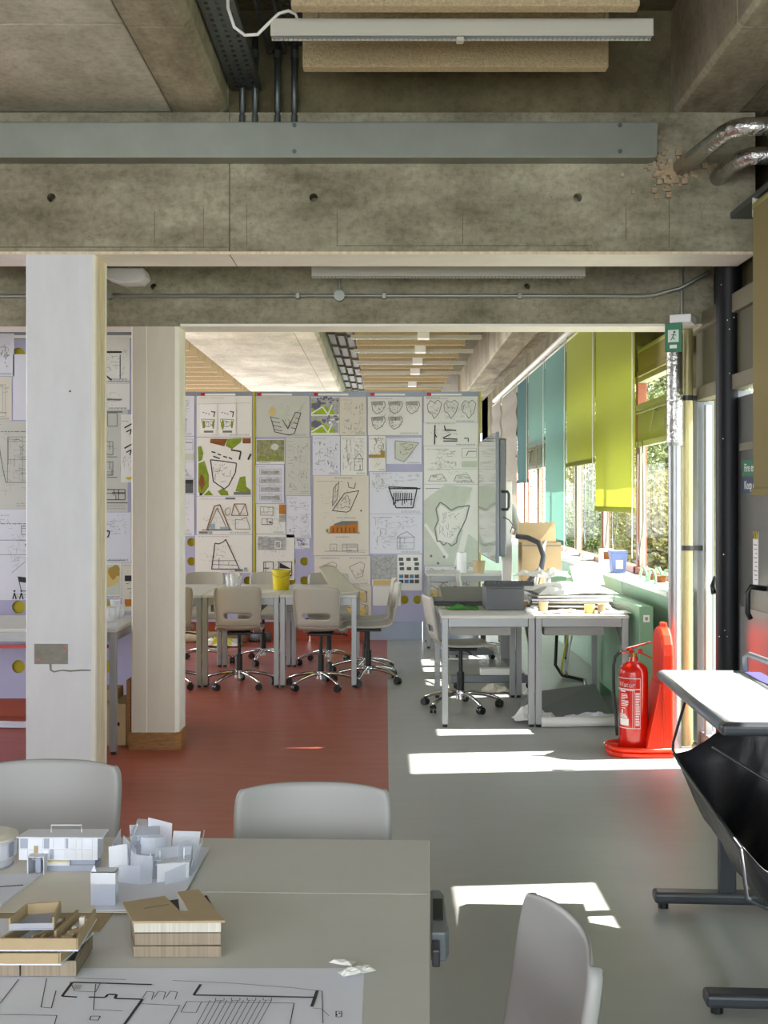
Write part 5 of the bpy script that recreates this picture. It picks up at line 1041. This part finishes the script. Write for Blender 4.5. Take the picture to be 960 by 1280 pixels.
panel((166, 1082), (196, 1074), .075, .06, (-.006, .0), 'white_card', .01); panel((196, 1107), (236, 1102), .034, .03, (0, .004), 'white_card'); panel((190, 1102), (236, 1092), .055, .045, (.004, .01), 'acetate', .006)
panel((236, 1100), (248, 1078), .05, .06, (.012, 0), 'acetate', -.005); panel((212, 1082), (246, 1076), .06, .05, (.006, .012), 'white_card'); panel((176, 1096), (206, 1092), .07, .066, (0, .004), 'acetate', -.012); panel((140, 1092), (150, 1078), .05, .06, (0, .005), 'white_card')
panel((148, 1106), (176, 1110), .03, .036, (0, .003)); panel((206, 1110), (232, 1104), .022, .03, (0, .004)); panel((152, 1090), (168, 1098), .066, .05, (.004, 0)); panel((222, 1096), (240, 1086), .06, .052, (0, .006)); panel((184, 1080), (214, 1078), .085, .07, (0, .01))
for (pp, z, m_) in (([(158, 1100), (200, 1104), (205, 1078), (168, 1076)], .036, 'acetate'), ([(194, 1104), (238, 1098), (240, 1080), (200, 1084)], .028, 'white_card'), ([(162, 1092), (200, 1090), (200, 1070), (172, 1068)], .066, 'acetate'), ([(140, 1106), (236, 1104), (246, 1072), (150, 1070)], .0008, 'white_card')):
    MB().prism(rel([NP(*q) for q in pp], O), z, z + .0012).build('floor_plate', m_, t)
for px, py in ((165, 1100), (188, 1104), (200, 1100), (230, 1096), (176, 1082), (206, 1080)):
    (x, y), = rel([NP(px, py)], O); MB().cyl((x, y, .002), (x, y, .05), .0015, n=6).build('prop', 'white_card', t)
(x, y), = rel([NP(180, 1098)], O); MB().box(x - .006, x + .006, y - .003, y + .003, .002, .014).build('block', 'ink_mid', t)
# small clear box with white lid
t = thing('acetate_box_model', 'small clear box model with a torn white top', 'model', NP(131, 1133) + (TZ + .0061,))
for a in ((-.022, .022, -.0135, -.0125), (-.022, .022, .0125, .0135), (-.022, -.021, -.0125, .0125), (.021, .022, -.0125, .0125)):
    MB().box(*a, 0, .038).build('clear_side', 'acetate', t); MB().box(*a, .038, .060).build('white_side', 'white_card', t)
MB().box(-.022, .022, -.0135, .0135, .0585, .060).build('lid', 'white_card', t); MB().prism([(-.022, .06), (-.012, .06), (-.016, .072)], -.013, -.012, axis='y').build('torn_flap', 'white_card', t); MB().box(-.02, .02, -.012, .012, 0, .016).build('inner_block', 'grey_card', t)
# long raised model with window panels
lx0, ly = NP(30, 1082); lx1, _ = NP(131, 1084)
t = thing('long_card_model', 'long raised white card model with blue-grey window panels', 'model', (lx0 + .005, ly - .05, TZ + .0042)); L_ = lx1 - lx0 - .01
bd = MB().box(0, L_, .0, .05, .022, .066).build('body', 'white_card', t); MB().prism([(-.004, -.004), (L_ + .012, -.008), (L_ + .01, .054), (.004, .054)], .066, .068).build('roof', 'white_card', t)
random.seed(8); xx = .003
for k, wd in enumerate((.016, .030, .012, .009, .022, .006, .016, .012, .020)):
    if xx + wd > L_: break
    for z0, z1 in ((.024, .043), (.045, .064)): MB().box(xx, xx + wd - .002, -.0012, .0, z0, z1).build('window_panel', random.choice(('grey_card', 'paper_cool', 'grey_card', 'white_card')), bd)
    xx += wd
MB().box(.03, .038, -.002, 0, .024, .05).build('door_panel', 'card', bd)
MB().box(.055, L_ - .004, .0, .045, 0, .012).build('plinth', 'grey_card', t); MB().box(.055, .10, -.004, .03, .012, .022).build('white_step', 'white_card', t); MB().box(.058, .098, -.005, .0, .019, .0215).build('yellow_strip', 'yellow', t); MB().box(L_ - .06, L_ - .006, .004, .04, .012, .022).build('support', 'grey_card', t)
MB().box(.012, .05, .01, .04, 0, .022).build('support', 'grey_card', t)
m = MB(); m.tube([(.055, .03, .068), (.055, .03, .082), (.115, .03, .082), (.115, .03, .068)], .0012, n=4); m.build('roof_frame', 'white_card', t)
t = thing('small_card_box_model', 'small open-ended white card box before the long model', 'model', NP(48, 1093) + (TZ + .0042,))
for a in ((-.016, -.0145, -.018, .018, 0, .034), (.0145, .016, -.018, .018, 0, .034), (-.016, .016, -.018, .018, .034, .0355), (-.016, .016, .0165, .018, 0, .034)): MB().box(*a).build('side', 'white_card', t)
MB().box(-.004, .006, -.006, .016, 0, .03).build('inner_panel', 'grey_card', t)
t = thing('round_card_model', 'round white card model with a flat disc roof', 'model', (-.80, 2.385, TZ + .0042))
sm(MB().lathe([(0, .004), (.056, .004), (.058, .016), (.064, .02), (.064, .054), (.058, .056), (0, .056)], n=28).build('drum', 'white_card', t, smooth=True), 30); MB().lathe([(0, .056), (.068, .056), (.068, .06), (.05, .066), (0, .067)], n=28).build('roof', 'paper_warm', t); MB().lathe([(0, 0), (.058, 0), (.058, .004), (0, .004)], n=28).build('base', 'grey_card', t)
for k in range(14):
    a = R(-170 + k * 17); c, s_ = math.cos(a), math.sin(a); q = MB(); n = Vector((-s_, c)) * .007; e = Vector((c, s_)) * .0646
    q.hexa([(e.x - n.x, e.y - n.y, .023), (e.x + n.x, e.y + n.y, .023), (e.x * 1.01 + n.x, e.y * 1.01 + n.y, .023), (e.x * 1.01 - n.x, e.y * 1.01 - n.y, .023)], [(e.x - n.x, e.y - n.y, .05), (e.x + n.x, e.y + n.y, .05), (e.x * 1.01 + n.x, e.y * 1.01 + n.y, .05), (e.x * 1.01 - n.x, e.y * 1.01 - n.y, .05)]); q.build('window_panel', 'grey_card' if k % 2 else 'paper_cool', t)
# ================================================================== THINGS ON THE GROUP TABLE
GZ = .72
t = thing('bucket', 'yellow plastic bucket standing on the group table', 'bucket', (PX(351.5, 9.9), 9.9, GZ))
sm(MB().lathe([(0, 0), (.063, 0), (.066, .006), (.074, .148), (.079, .150), (.080, .166), (.074, .167), (.070, .15), (.062, .01), (0, .01)], n=28).build('body', 'bucket', t, smooth=True), 35)
MB().tube([(.079 * math.cos(R(a)), -.081 * math.sin(R(a)), .152 - .045 * math.sin(R(a))) for a in range(0, 181, 15)], .003, n=6).build('handle', 'yellow_edge', t, smooth=True)
for i, (px, d, lb) in enumerate(((287, 10.2, 'clear plastic cup on the group table, beside two others'), (292.5, 10.05, 'clear plastic cup on the group table, taller of three'), (297.5, 10.25, 'clear plastic cup on the group table, nearest the bucket'))):
    t = thing('plastic_cup', lb, 'cup', (PX(px, d), d, GZ)); h = (.10, .12, .09)[i]; MB().lathe([(0, .001), (.024, .001), (.034, h), (.032, h), (.022, .004), (0, .004)], n=16).build('wall', 'clear', t, smooth=True); MB().tube([(.034 * math.cos(R(a)), .034 * math.sin(R(a)), h) for a in range(0, 361, 30)], .0018, n=5).build('rim', 'white', t)
def curl(name, label, c, W, L_, m_='paper', r=.09, rz=0., ang=150):
    def fn(u, v):
        s_ = v * L_; flat = L_ * .45
        if s_ < flat: y, z = s_, .002
        else: a = (s_ - flat) / r; y, z = flat + r * math.sin(min(a, R(ang))), .002 + r * (1 - math.cos(min(a, R(ang))))
        return ((u - .5) * W, y, z)
    o = MB().grid(fn, 4, 24).build(name, m_, smooth=True, solid=.001); o.location = c; o.rotation_euler = (0, 0, rz); return tag(o, label, 'paper')
def springy(u, v):   # a heavy sheet lifting off the table towards one corner
    return (.15 - .29 * v + .02 * math.sin(PI * v), (u - .5) * .34 * (1 - .45 * v) + .05 * v, .003 + .19 * v ** 1.45 + .012 * math.sin(PI * u) * v)
o = MB().grid(springy, 8, 16).build('curled_drawing', 'paper_warm', smooth=True, solid=.0015); o.location = (PX(418, 9.60), 9.66, GZ + .0015); o.rotation_euler = (0, 0, R(-42)); tag(o, 'large curled cream drawing sheet springing off the group table', 'paper')
for i, (px, d, W, H, rz, lb) in enumerate(((408, 9.62, .50, .26, -.06, 'flat white sheet at the front edge of the group table'), (380, 10.0, .30, .21, .3, 'small printed sheet between bucket and curled drawing'), (312, 9.75, .42, .297, -.2, 'white sheet lying in front of the bucket'))):
    s = Sheet(W, H, True); s.base('paper', .001); random.seed(40 + i)
    if i: s.txt(.1, .8, .8, 5, 'ink_mid', .12)
    s.build('loose_sheet', lb, 'paper', (PX(px, d), d, GZ), rz)
# things on the floor behind
o = crumple('rubble_sack', 'yellow and white sack lying by the orange strip below the boards', 'sack', (PX(279, 12.0), 12.0, 0), .36, .22, .11, 'bag_white', 16, 2); q = crumple('printed_panel', '', '', (0, -.01, .012), .22, .19, .11, 'bag_yellow', 12, 2); q.parent = o
for k in ('label', 'category'): del q[k]
for i, (px, d, L_, r, m_, lb) in enumerate(((262, 12.33, .75, .055, 'carpet_roll', 'beige carpet roll on the floor below the A-frame drawings'), (325, 12.36, .22, .05, 'cable_grey', 'short grey roll beside the beige carpet roll'))):
    t = thing('carpet_roll', lb, 'roll', (PX(px, d), d, r)); MB().cyl((-L_ / 2, 0, 0), (L_ / 2, 0, 0), r, n=20).build('roll', m_, t, smooth=True); MB().tube([(L_ / 2 + .001, .6 * r * (1 - k / 30) * math.cos(k * .5), .6 * r * (1 - k / 30) * math.sin(k * .5)) for k in range(28)], .0025, n=4).build('spiral_end', m_, t)
# left table and floor below it
for i, (px, d, lb) in enumerate(((139, 7.25, 'clear cup on the table behind the thick column'), (144, 7.4, 'taller clear cup on the table behind the thick column'), (150, 7.5, 'clear cup at the end of the table behind the thick column'))):
    t = thing('plastic_cup', lb, 'cup', (PX(px, d), d, .725)); h = (.09, .12, .08)[i]; MB().lathe([(0, .001), (.024, .001), (.032, h), (.03, h), (.022, .004), (0, .004)], n=16).build('wall', 'clear', t, smooth=True); MB().tube([(.032 * math.cos(R(a)), .032 * math.sin(R(a)), h) for a in range(0, 361, 30)], .0018, n=5).build('rim', 'white', t)
s = Sheet(.3, .21, True); s.base('paper_cool', .001); s.build('loose_sheet', 'white sheet on the table end behind the thick column', 'paper', (-1.73, 7.05, .725), .2)
def carton(label, x0, x1, y0, y1, h, flap=True, m_='cardbox', z=0.):
    t = thing('cardboard_box', label, 'box', ((x0 + x1) / 2, (y0 + y1) / 2, z)); a, b = (x1 - x0) / 2, (y1 - y0) / 2
    for bx in ((-a, a, -b, -b + .004, 0, h), (-a, a, b - .004, b, 0, h), (-a, -a + .004, -b + .004, b - .004, 0, h), (a - .004, a, -b + .004, b - .004, 0, h), (-a, a, -b, b, 0, .004)): MB().box(*bx).build('side', m_, t)
    if flap: MB().hexa([(-a, b - .004, h), (a, b - .004, h), (a, b, h), (-a, b, h)], [(-a, b + .03, h + flap), (a, b + .03, h + flap), (a, b + .034, h + flap), (-a, b + .034, h + flap)]).build('flap', m_, t)
    return t
t = carton('cardboard box with hand holes under the table behind the columns', PX(100, 7.12), PX(157, 7.12), 7.12, 7.45, .25, False); t.children[0]; MB().box(.06, .10, -.167, -.165, .12, .14).build('hand_hole', 'dark', t); MB().box(-.10, -.06, -.167, -.165, .12, .14).build('hand_hole', 'dark', t)
tag(MB().box(PX(112, 7.3), PX(150, 7.3), 7.2, 7.4, .255, .32).build('flat_carton', 'cardbox', bevel=.004), 'small pale carton lying on the box under the table', 'box')
tag(MB().box(PX(157, 7.12) + .003, PX(160, 7.12) + .012, 7.13, 7.7, 0, .39).build('hardboard_sheet', 'skirting'), 'brown hardboard sheet standing on edge by the slim column', 'board')
crumple('torn_paper', 'torn white paper lying on red floor before the boards', 'paper', (PX(8, 7.72), 7.78, 0), .5, .22, .015, 'paper_cool', 12, 9)
# ================================================================== THINGS ON THE DESKS
t = thing('grey_storage_box', 'dark grey storage box at the front of the desk', 'box', (.80, 8.20, GZ))
MB().box(-.128, .128, -.16, .16, 0, .148).build('body', 'box_grey', t, bevel=.005); MB().box(-.130, .130, -.162, .162, .148, .158).build('lid', 'box_grey', t, bevel=.003)
t = thing('keyboard', 'black keyboard lying on the grey storage box', 'keyboard', (.84, 8.18, GZ + .158), R(-6)); MB().hexa([(-.17, -.06, 0), (.17, -.06, 0), (.17, .06, 0), (-.17, .06, 0)], [(-.17, -.06, .012), (.17, -.06, .012), (.17, .06, .026), (-.17, .06, .026)]).build('case', 'black_plastic', t)
for r_ in range(4):
    for c_ in range(12): MB().box(-.155 + c_ * .026, -.133 + c_ * .026, -.052 + r_ * .027, -.03 + r_ * .027, .012 + r_ * .0034, .019 + r_ * .0034).build('key', 'plotter_dark', t)
tag(MB().box(.83, 1.03, 8.26, 8.44, GZ + .1585, GZ + .172).build('white_slab', 'paper_cool', bevel=.003), 'pale flat case overhanging the grey storage box', 'case')
tag(MB().box(.34, .70, 8.42, 8.84, GZ, GZ + .028).build('portfolio_case', 'black_plastic', bevel=.004), 'flat black portfolio case on the desk', 'case')
o = MB().box(-.16, .16, 0, .30, 0, .012).build('slate_folder', 'slate', bevel=.002); o.location = (.555, 8.42, GZ + .0285); o.rotation_euler = (R(14), 0, 0); tag(o, 'light slate folder propped on the black portfolio case', 'folder')
crumple('green_cloth', 'folded green cloth in front of the slate folder', 'cloth', (.52, 8.14, GZ), .22, .16, .035, 'green_cloth', 12, 6)
tag(MB().box(.925, 1.0, 7.86, 7.94, GZ, GZ + .032).build('white_adaptor', 'white', bevel=.01), 'small white power adaptor between the two desks', 'adaptor')
random.seed(31); z = GZ; k = 0
pile = [(.55, .42, .014, 'card', 'brown board at the bottom of the paper pile'), (.56, .60, .012, 'paper', 'thick white pad low in the paper pile'), (.50, .55, .010, 'slate', 'grey folder in the paper pile'), (.54, .62, .012, 'paper_warm', 'cream pad in the middle of the paper pile'), (.52, .50, .008, 'card', 'thin brown board in the paper pile'), (.56, .64, .012, 'paper_cool', 'bluish white pad in the paper pile'), (.50, .56, .006, 'paper_grey', 'thin grey folder high in the paper pile'), (.54, .60, .014, 'paper', 'topmost sunlit white pad of the paper pile')]
for (W, H, th, m_, lb) in pile:
    W, H = W * .96, H * 1.0; o = MB().box(-W / 2, W / 2, -H / 2, H / 2, 0, th).build('paper_pad' if 'paper' in m_ else 'folder', m_, bevel=.001); o.location = (1.265 + random.uniform(-.02, .02), 8.42 + random.uniform(-.04, .04), z); o.rotation_euler = (0, 0, random.uniform(-.10, .10)); tag(o, lb, 'paper' if 'paper' in m_ else 'folder'); z += th + .0008
crumple('crumpled_drawing', 'large creased white drawing draped on the paper pile', 'paper', (1.26, 8.40, z), .56, .62, .09, 'paper', 14, 12, .15)
crumple('crumpled_drawing', 'smaller creased white drawing on the desk-box side of the pile', 'paper', (1.12, 8.62, z + .085), .30, .3, .10, 'paper', 12, 15, .5)
for i, (x, y, rz, h, lb) in enumerate(((1.50, 8.82, .4, .14, 'green card folder standing open on the paper pile'), (1.36, 9.0, -.3, .16, 'green card folder leaning behind the paper pile'))):
    o = MB(); o.add([(-.13, 0, 0), (.13, 0, 0), (.13, .07, h), (-.13, .07, h)], [(0, 1, 2, 3)]); o.add([(-.13, .14, 0), (.13, .14, 0), (.13, .07, h), (-.13, .07, h)], [(0, 1, 2, 3)]); o = o.build('green_folder', 'green_dado', solid=.003); o.location = (x, y, z + .02 if i == 0 else GZ + .002); o.rotation_euler = (0, 0, rz); tag(o, lb, 'folder')
for i, (px, d, r, h, m_, lb) in enumerate(((737, 7.86, .035, .055, 'pr_sand', 'roll of yellow tape standing at the desk front'), (752, 7.84, .026, .06, 'card', 'roll of brown tape next to the yellow tape'), (679, 8.0, .034, .065, 'cardbox', 'small brown paper cup on the desk with the pile'))):
    t = thing('tape_roll' if i < 2 else 'paper_cup', lb, 'tape' if i < 2 else 'cup', (PX(px, d), d, GZ)); MB().lathe([(r * .6, 0), (r, 0), (r * 1.02, h), (r * .6, h), (r * .6, 0)] if i < 2 else [(0, 0), (r * .8, 0), (r, h), (r * .92, h), (r * .74, .004), (0, .004)], n=20).build('ring' if i < 2 else 'wall', m_, t, smooth=False)
for i, (px, d, W, H, m_, rz, lb) in enumerate(((690, 7.83, .13, .09, 'card', .3, 'small brown card offcut at the desk front'), (708, 7.9, .16, .10, 'paper_warm', -.2, 'cream card offcut beside the brown offcut'), (770, 7.8, .20, .08, 'paper', .1, 'white paper strip beside the tape rolls'))):
    crumple('card_offcut', lb, 'card', (PX(px, d), d, GZ), W, H, .022, m_, 6, 20 + i, rz)
# heater and dado furniture
t = thing('convector_heater', 'green convector heater box beside the desks', 'heater', (1.645, 7.57, 0)); MB().box(-.045, .045, 0, 1.55, .10, .79).build('casing', 'green_heater', t, bevel=.006); MB().box(-.0455, -.045, .3, 1.45, .66, .76).build('grille', 'galv', t)
for k in range(4): MB().box(-.048, -.0455, .3, 1.45, .668 + k * .024, .674 + k * .024).build('slat', 'green_dado', t)
MB().box(-.02, .02, -.004, 0, .69, .735).build('control_plate', 'white', t, bevel=.002); MB().box(-.009, .009, -.006, -.004, .701, .722).build('control_knob', 'card', t, bevel=.002)
for y in (.1, 1.4): MB().box(-.04, .04, y, y + .05, 0, .10).build('foot', 'green_heater', t)
SZ = .90
t = carton('cardboard box with its flap up behind the desks', 1.12, 1.44, 9.85, 10.15, .39, .16, z=GZ); MB().box(-.165, .165, -.155, -.15, .36, .372).build('rim_shade', 'slate', t)  # grey strip paints the shadow line below the box rim
crumple('crumpled_drawing', 'heap of creased drawings behind the television stand', 'paper', (1.37, 9.42, GZ), .32, .36, .20, 'paper_cool', 16, 30)
crumple('kraft_paper', 'crumpled brown kraft paper beside the creased drawings', 'paper', (1.22, 9.70, GZ), .16, .20, .22, 'card', 12, 33)
def leaning(name, label, cat, a, b, r, m_, cap=None):
    t = thing(name, label, cat, a); v = Vector(b) - Vector(a); MB().cyl((0, 0, 0), v, r, n=16).build('tube', m_, t, smooth=True)
    MB().cyl(v * .985, v * 1.0, r * 1.08, n=16).build('end_cap', cap or m_, t); return t
leaning('white_tube', 'slender white tube leaning against the cardboard box', 'tube', (1.135, 9.17, GZ + .015), (1.30, 9.80, GZ + .40), .012, 'white')
leaning('plan_roll', 'fat grey-white plan roll leaning behind the television', 'tube', (1.36, 10.5, GZ + .04), (1.10, 10.75, 1.42), .04, 'paper_grey')
t = thing('paper_cup', 'small gold cup behind the television stand', 'cup', (.93, 11.95, .735)); MB().lathe([(0, 0), (.05, 0), (.065, .12), (.06, .12), (.046, .006), (0, .006)], n=18).build('wall', 'cardbox', t)
make_table('grey table far behind the television stand', wd=.8, dp=.6, h=.735, loc=(.80, 11.78, 0), tray=False, brace=False)
t = thing('paper_roll', 'white kitchen roll standing on the far table', 'roll', (.76, 12.0, .735)); MB().cyl((0, 0, 0), (0, 0, .20), .05, n=20).build('roll', 'white', t, smooth=False); MB().cyl((0, 0, .2), (0, 0, .203), .018, n=14).build('core', 'card', t)
# sill things
t = thing('carton_pack', 'white carton with a printed panel on the window sill', 'box', (1.755, 9.55, SZ)); MB().box(-.05, .05, -.06, .06, 0, .17).build('carton', 'white', t, bevel=.003); MB().box(-.03, .02, -.0615, -.06, .09, .15).build('print', 'pr_brown', t)
t = thing('blue_tub', 'translucent blue tub on the window sill', 'tub', (1.80, 9.30, SZ)); MB().hexa([(-.05, -.06, 0), (.05, -.06, 0), (.05, .06, 0), (-.05, .06, 0)], [(-.062, -.07, .15), (.062, -.07, .15), (.062, .07, .15), (-.062, .07, .15)]).build('tub', 'blue_box', t, bevel=.004); MB().box(-.066, .066, -.074, .074, .15, .17).build('lid', 'blue_box', t, bevel=.004); MB().box(-.028, .028, -.0665, -.064, .03, .11).build('label', 'white', t)
random.seed(17)
for i, (y, W, H, th, m_, lb) in enumerate(((7.95, .20, .50, .012, 'sill_top', 'pale green board overhanging the sill by the riser pipes'), (8.62, .22, .42, .006, 'paper', 'white sheets on the sill before the blue tub'), (10.1, .20, .40, .010, 'sill_top', 'pale green board on the sill beyond the carton'), (10.75, .2, .42, .006, 'paper', 'white drawing pad on the sill under the lime blinds'), (11.5, .2, .5, .008, 'paper_cool', 'bluish paper stack on the sill under the teal blind'), (12.4, .2, .5, .012, 'paper', 'paper stack on the sill beyond the teal blind'))):
    o = MB().box(-W / 2, W / 2, -H / 2, H / 2, 0, th).build('sill_board' if 'green' in m_ or 'sill' in m_ else 'paper_stack', m_, bevel=.001); o.location = (1.80, y, SZ); o.rotation_euler = (0, 0, random.uniform(-.12, .12)); tag(o, lb, 'board' if 'sill' in m_ else 'paper')
for i, (y, lb) in enumerate(((7.88, 'green arched file holder on the sill by the riser pipes'), (8.14, 'green arched file holder in the middle of the sill'))):
    t = thing('file_holder', lb, 'file holder', (1.80, y, SZ + .0125)); 
    for s_ in (-1, 1): MB().tube([(s_ * .05, -.10, 0), (s_ * .05, -.09, .05), (s_ * .05, -.03, .085), (s_ * .05, .05, .08), (s_ * .05, .10, .04), (s_ * .05, .11, 0)], .010, n=8).build('arch', 'green_heater', t, smooth=True)
    MB().box(-.06, .06, -.09, .10, 0, .008).build('base', 'sill_top', t); MB().box(-.03, .03, -.04, .03, .008, .05).build('contents', 'pr_brown', t)
for i, y in enumerate((9.95, 11.05, 11.9)): crumple('crumpled_tracing', ('creased tracing paper on the sill beyond the carton', 'creased tracing paper on the sill under the short lime blind', 'creased tracing paper on the sill under the teal blind')[i], 'paper', (1.86, y, SZ + .0125), .14, .34, .07, 'paper_grey', 10, 50 + i)
# cables at the windows
for i, y in enumerate((8.9, 9.9, 10.3, 11.3)):
    o = MB().tube([(1.905, y, 1.9), (1.90, y - .05, 1.6), (1.89, y - .10, 1.3), (1.88, y + .02, 1.02), (1.89, y + .12, 1.2), (1.905, y + .16, 1.9)], .004, n=6).build('window_cord', 'cable_grey', smooth=True); tag(o, ('grey opening cord hanging in the window nearest the pipes', 'grey opening cord hanging under the long lime blind', 'grey opening cord hanging left of the carton window mullion', 'grey opening cord hanging under the short lime blind')[i], 'cord')
# under-desk floor things
o = MB().hexa([(-.30, -.22, 0), (.30, -.22, 0), (.26, .24, 0), (-.28, .24, 0)], [(-.30, -.22, .012), (.30, -.22, .012), (.26, .24, .16), (-.20, .24, .10)]).build('grey_board', 'slate'); o.location = (1.22, 8.25, .0); tag(o, 'large grey board propped on the floor under the right desk', 'board')
crumple('crumpled_drawing', 'crumpled white drawing on the floor by the paired desk legs', 'paper', (.985, 7.935, 0), .28, .20, .10, 'paper', 14, 60); crumple('crumpled_drawing', 'flattened white drawing on the floor before the grey board', 'paper', (1.36, 7.90, 0), .40, .20, .07, 'paper_cool', 14, 62)
leaning('floor_plan_roll', 'long white drawing roll on the floor under the desk', 'roll', (1.0, 7.70, .034), (1.52, 7.74, .034), .033, 'paper'); crumple('packing_paper', 'folded beige packing paper on the floor beside the stand base', 'paper', (.84, 9.12, 0), .22, .14, .07, 'paper_warm', 10, 66); crumple('waste_paper', 'scrap of white paper on the floor behind the paired desk legs', 'paper', (1.10, 8.98, 0), .14, .14, .06, 'paper', 8, 68)
o = MB().tube([(1.05, 9.0, .012), (1.25, 9.02, .012), (1.48, 9.10, .012), (1.56, 9.35, .012), (1.60, 9.65, .012), (1.45, 9.85, .02), (1.40, 9.9, .10), (1.42, 9.92, .45)], .014, n=8).build('floor_cable', 'black_plastic', smooth=True); tag(o, 'thick black cable snaking over the floor behind the desks', 'cable')
for i, (dx, m_, lb) in enumerate(((0, 'cable_yellow', 'yellow cable hanging under the table behind the desks'), (.035, 'cable_white', 'white cable hanging beside the yellow one'))):
    o = MB().tube([(1.52 + dx, 9.70, .685), (1.50 + dx, 9.68, .5), (1.44 + dx, 9.66, .25), (1.42 + dx, 9.70, .08), (1.45 + dx, 9.8, .03)], .008, n=8).build('hanging_cable', m_, smooth=True); tag(o, lb, 'cable')
# ================================================================== OUTSIDE
struct(MB().box(2.2, 60, -20, 80, -.45, -.30).build('outside_ground', 'ground_out'), 'pale dry ground outside the windows', 'ground')
def tree(label, x, y, h, rad, m_, n, seed, zb=.4):
    random.seed(seed); t = thing('tree' if h > 3 else 'shrub', label, 'tree' if h > 3 else 'shrub', (x, y, -.30)); tr = MB(); tr.tube([(0, 0, 0), (.05, .05, h * .3), (-.05, .0, h * .6), (.05, .05, h * .85)], .1, n=8, rs=[.12, .09, .06, .02])
    for k in range(7): a = random.uniform(0, 6.28); z0 = h * random.uniform(.25, .6); tr.tube([(0, 0, z0), (rad * .4 * math.cos(a), rad * .4 * math.sin(a), z0 + h * .15), (rad * .8 * math.cos(a), rad * .8 * math.sin(a), z0 + h * .28)], .03, n=6, rs=[.05, .03, .01])
    tr.build('trunk', 'bark', t); v = []; f = []
    for k in range(n):
        a = random.uniform(0, 6.283); u = random.uniform(-1, 1); q = random.random() ** .4; c = Vector((rad * q * math.sqrt(1 - u * u) * math.cos(a), rad * q * math.sqrt(1 - u * u) * math.sin(a), h * (zb + (1 - zb) / 2) + u * q * h * (1 - zb) / 2))
        d1 = Vector((random.gauss(0, 1), random.gauss(0, 1), random.gauss(0, .6))).normalized() * random.uniform(.03, .065); d2 = d1.orthogonal().normalized() * d1.length * .5; i = len(v); v += [tuple(c - d1), tuple(c + d2), tuple(c + d1), tuple(c - d2)]; f.append((i, i + 1, i + 2, i + 3))
    q = MB(); q.add(v, f); o = q.build('foliage', m_, t); o['kind'] = 'stuff'
tree('leafy tree outside seen past the riser pipes', 4.95, 21.0, 6.5, 1.7, 'leaf', 16000, 1, .08); tree('yellow-green shrub outside below the leafy tree', 3.95, 16.5, 2.2, 1.0, 'leaf2', 9000, 2, .05); tree('pale tree outside behind the lime blinds', 5.4, 27.6, 6.0, 1.8, 'leaf2', 14000, 3, .08)
tree('tall tree outside far along the windows', 6.2, 39.5, 7.5, 2.2, 'leaf', 12000, 4, .08); tree('low shrub outside near the teal blinds', 4.2, 24.4, 1.9, .9, 'leaf', 7000, 5, .05); tree('spreading tree outside beyond the yellow-green shrub', 9.6, 36, 7.5, 2.2, 'leaf', 12000, 6, .1)
t = thing('site_hoarding', 'pale blue hoarding standing outside the windows', 'hoarding', (5.0, 31.0, -.30))
for k in range(2): MB().box(k * .77, k * .77 + .75, 0, .05, 0, 2.2).build('panel', 'hoarding', t)
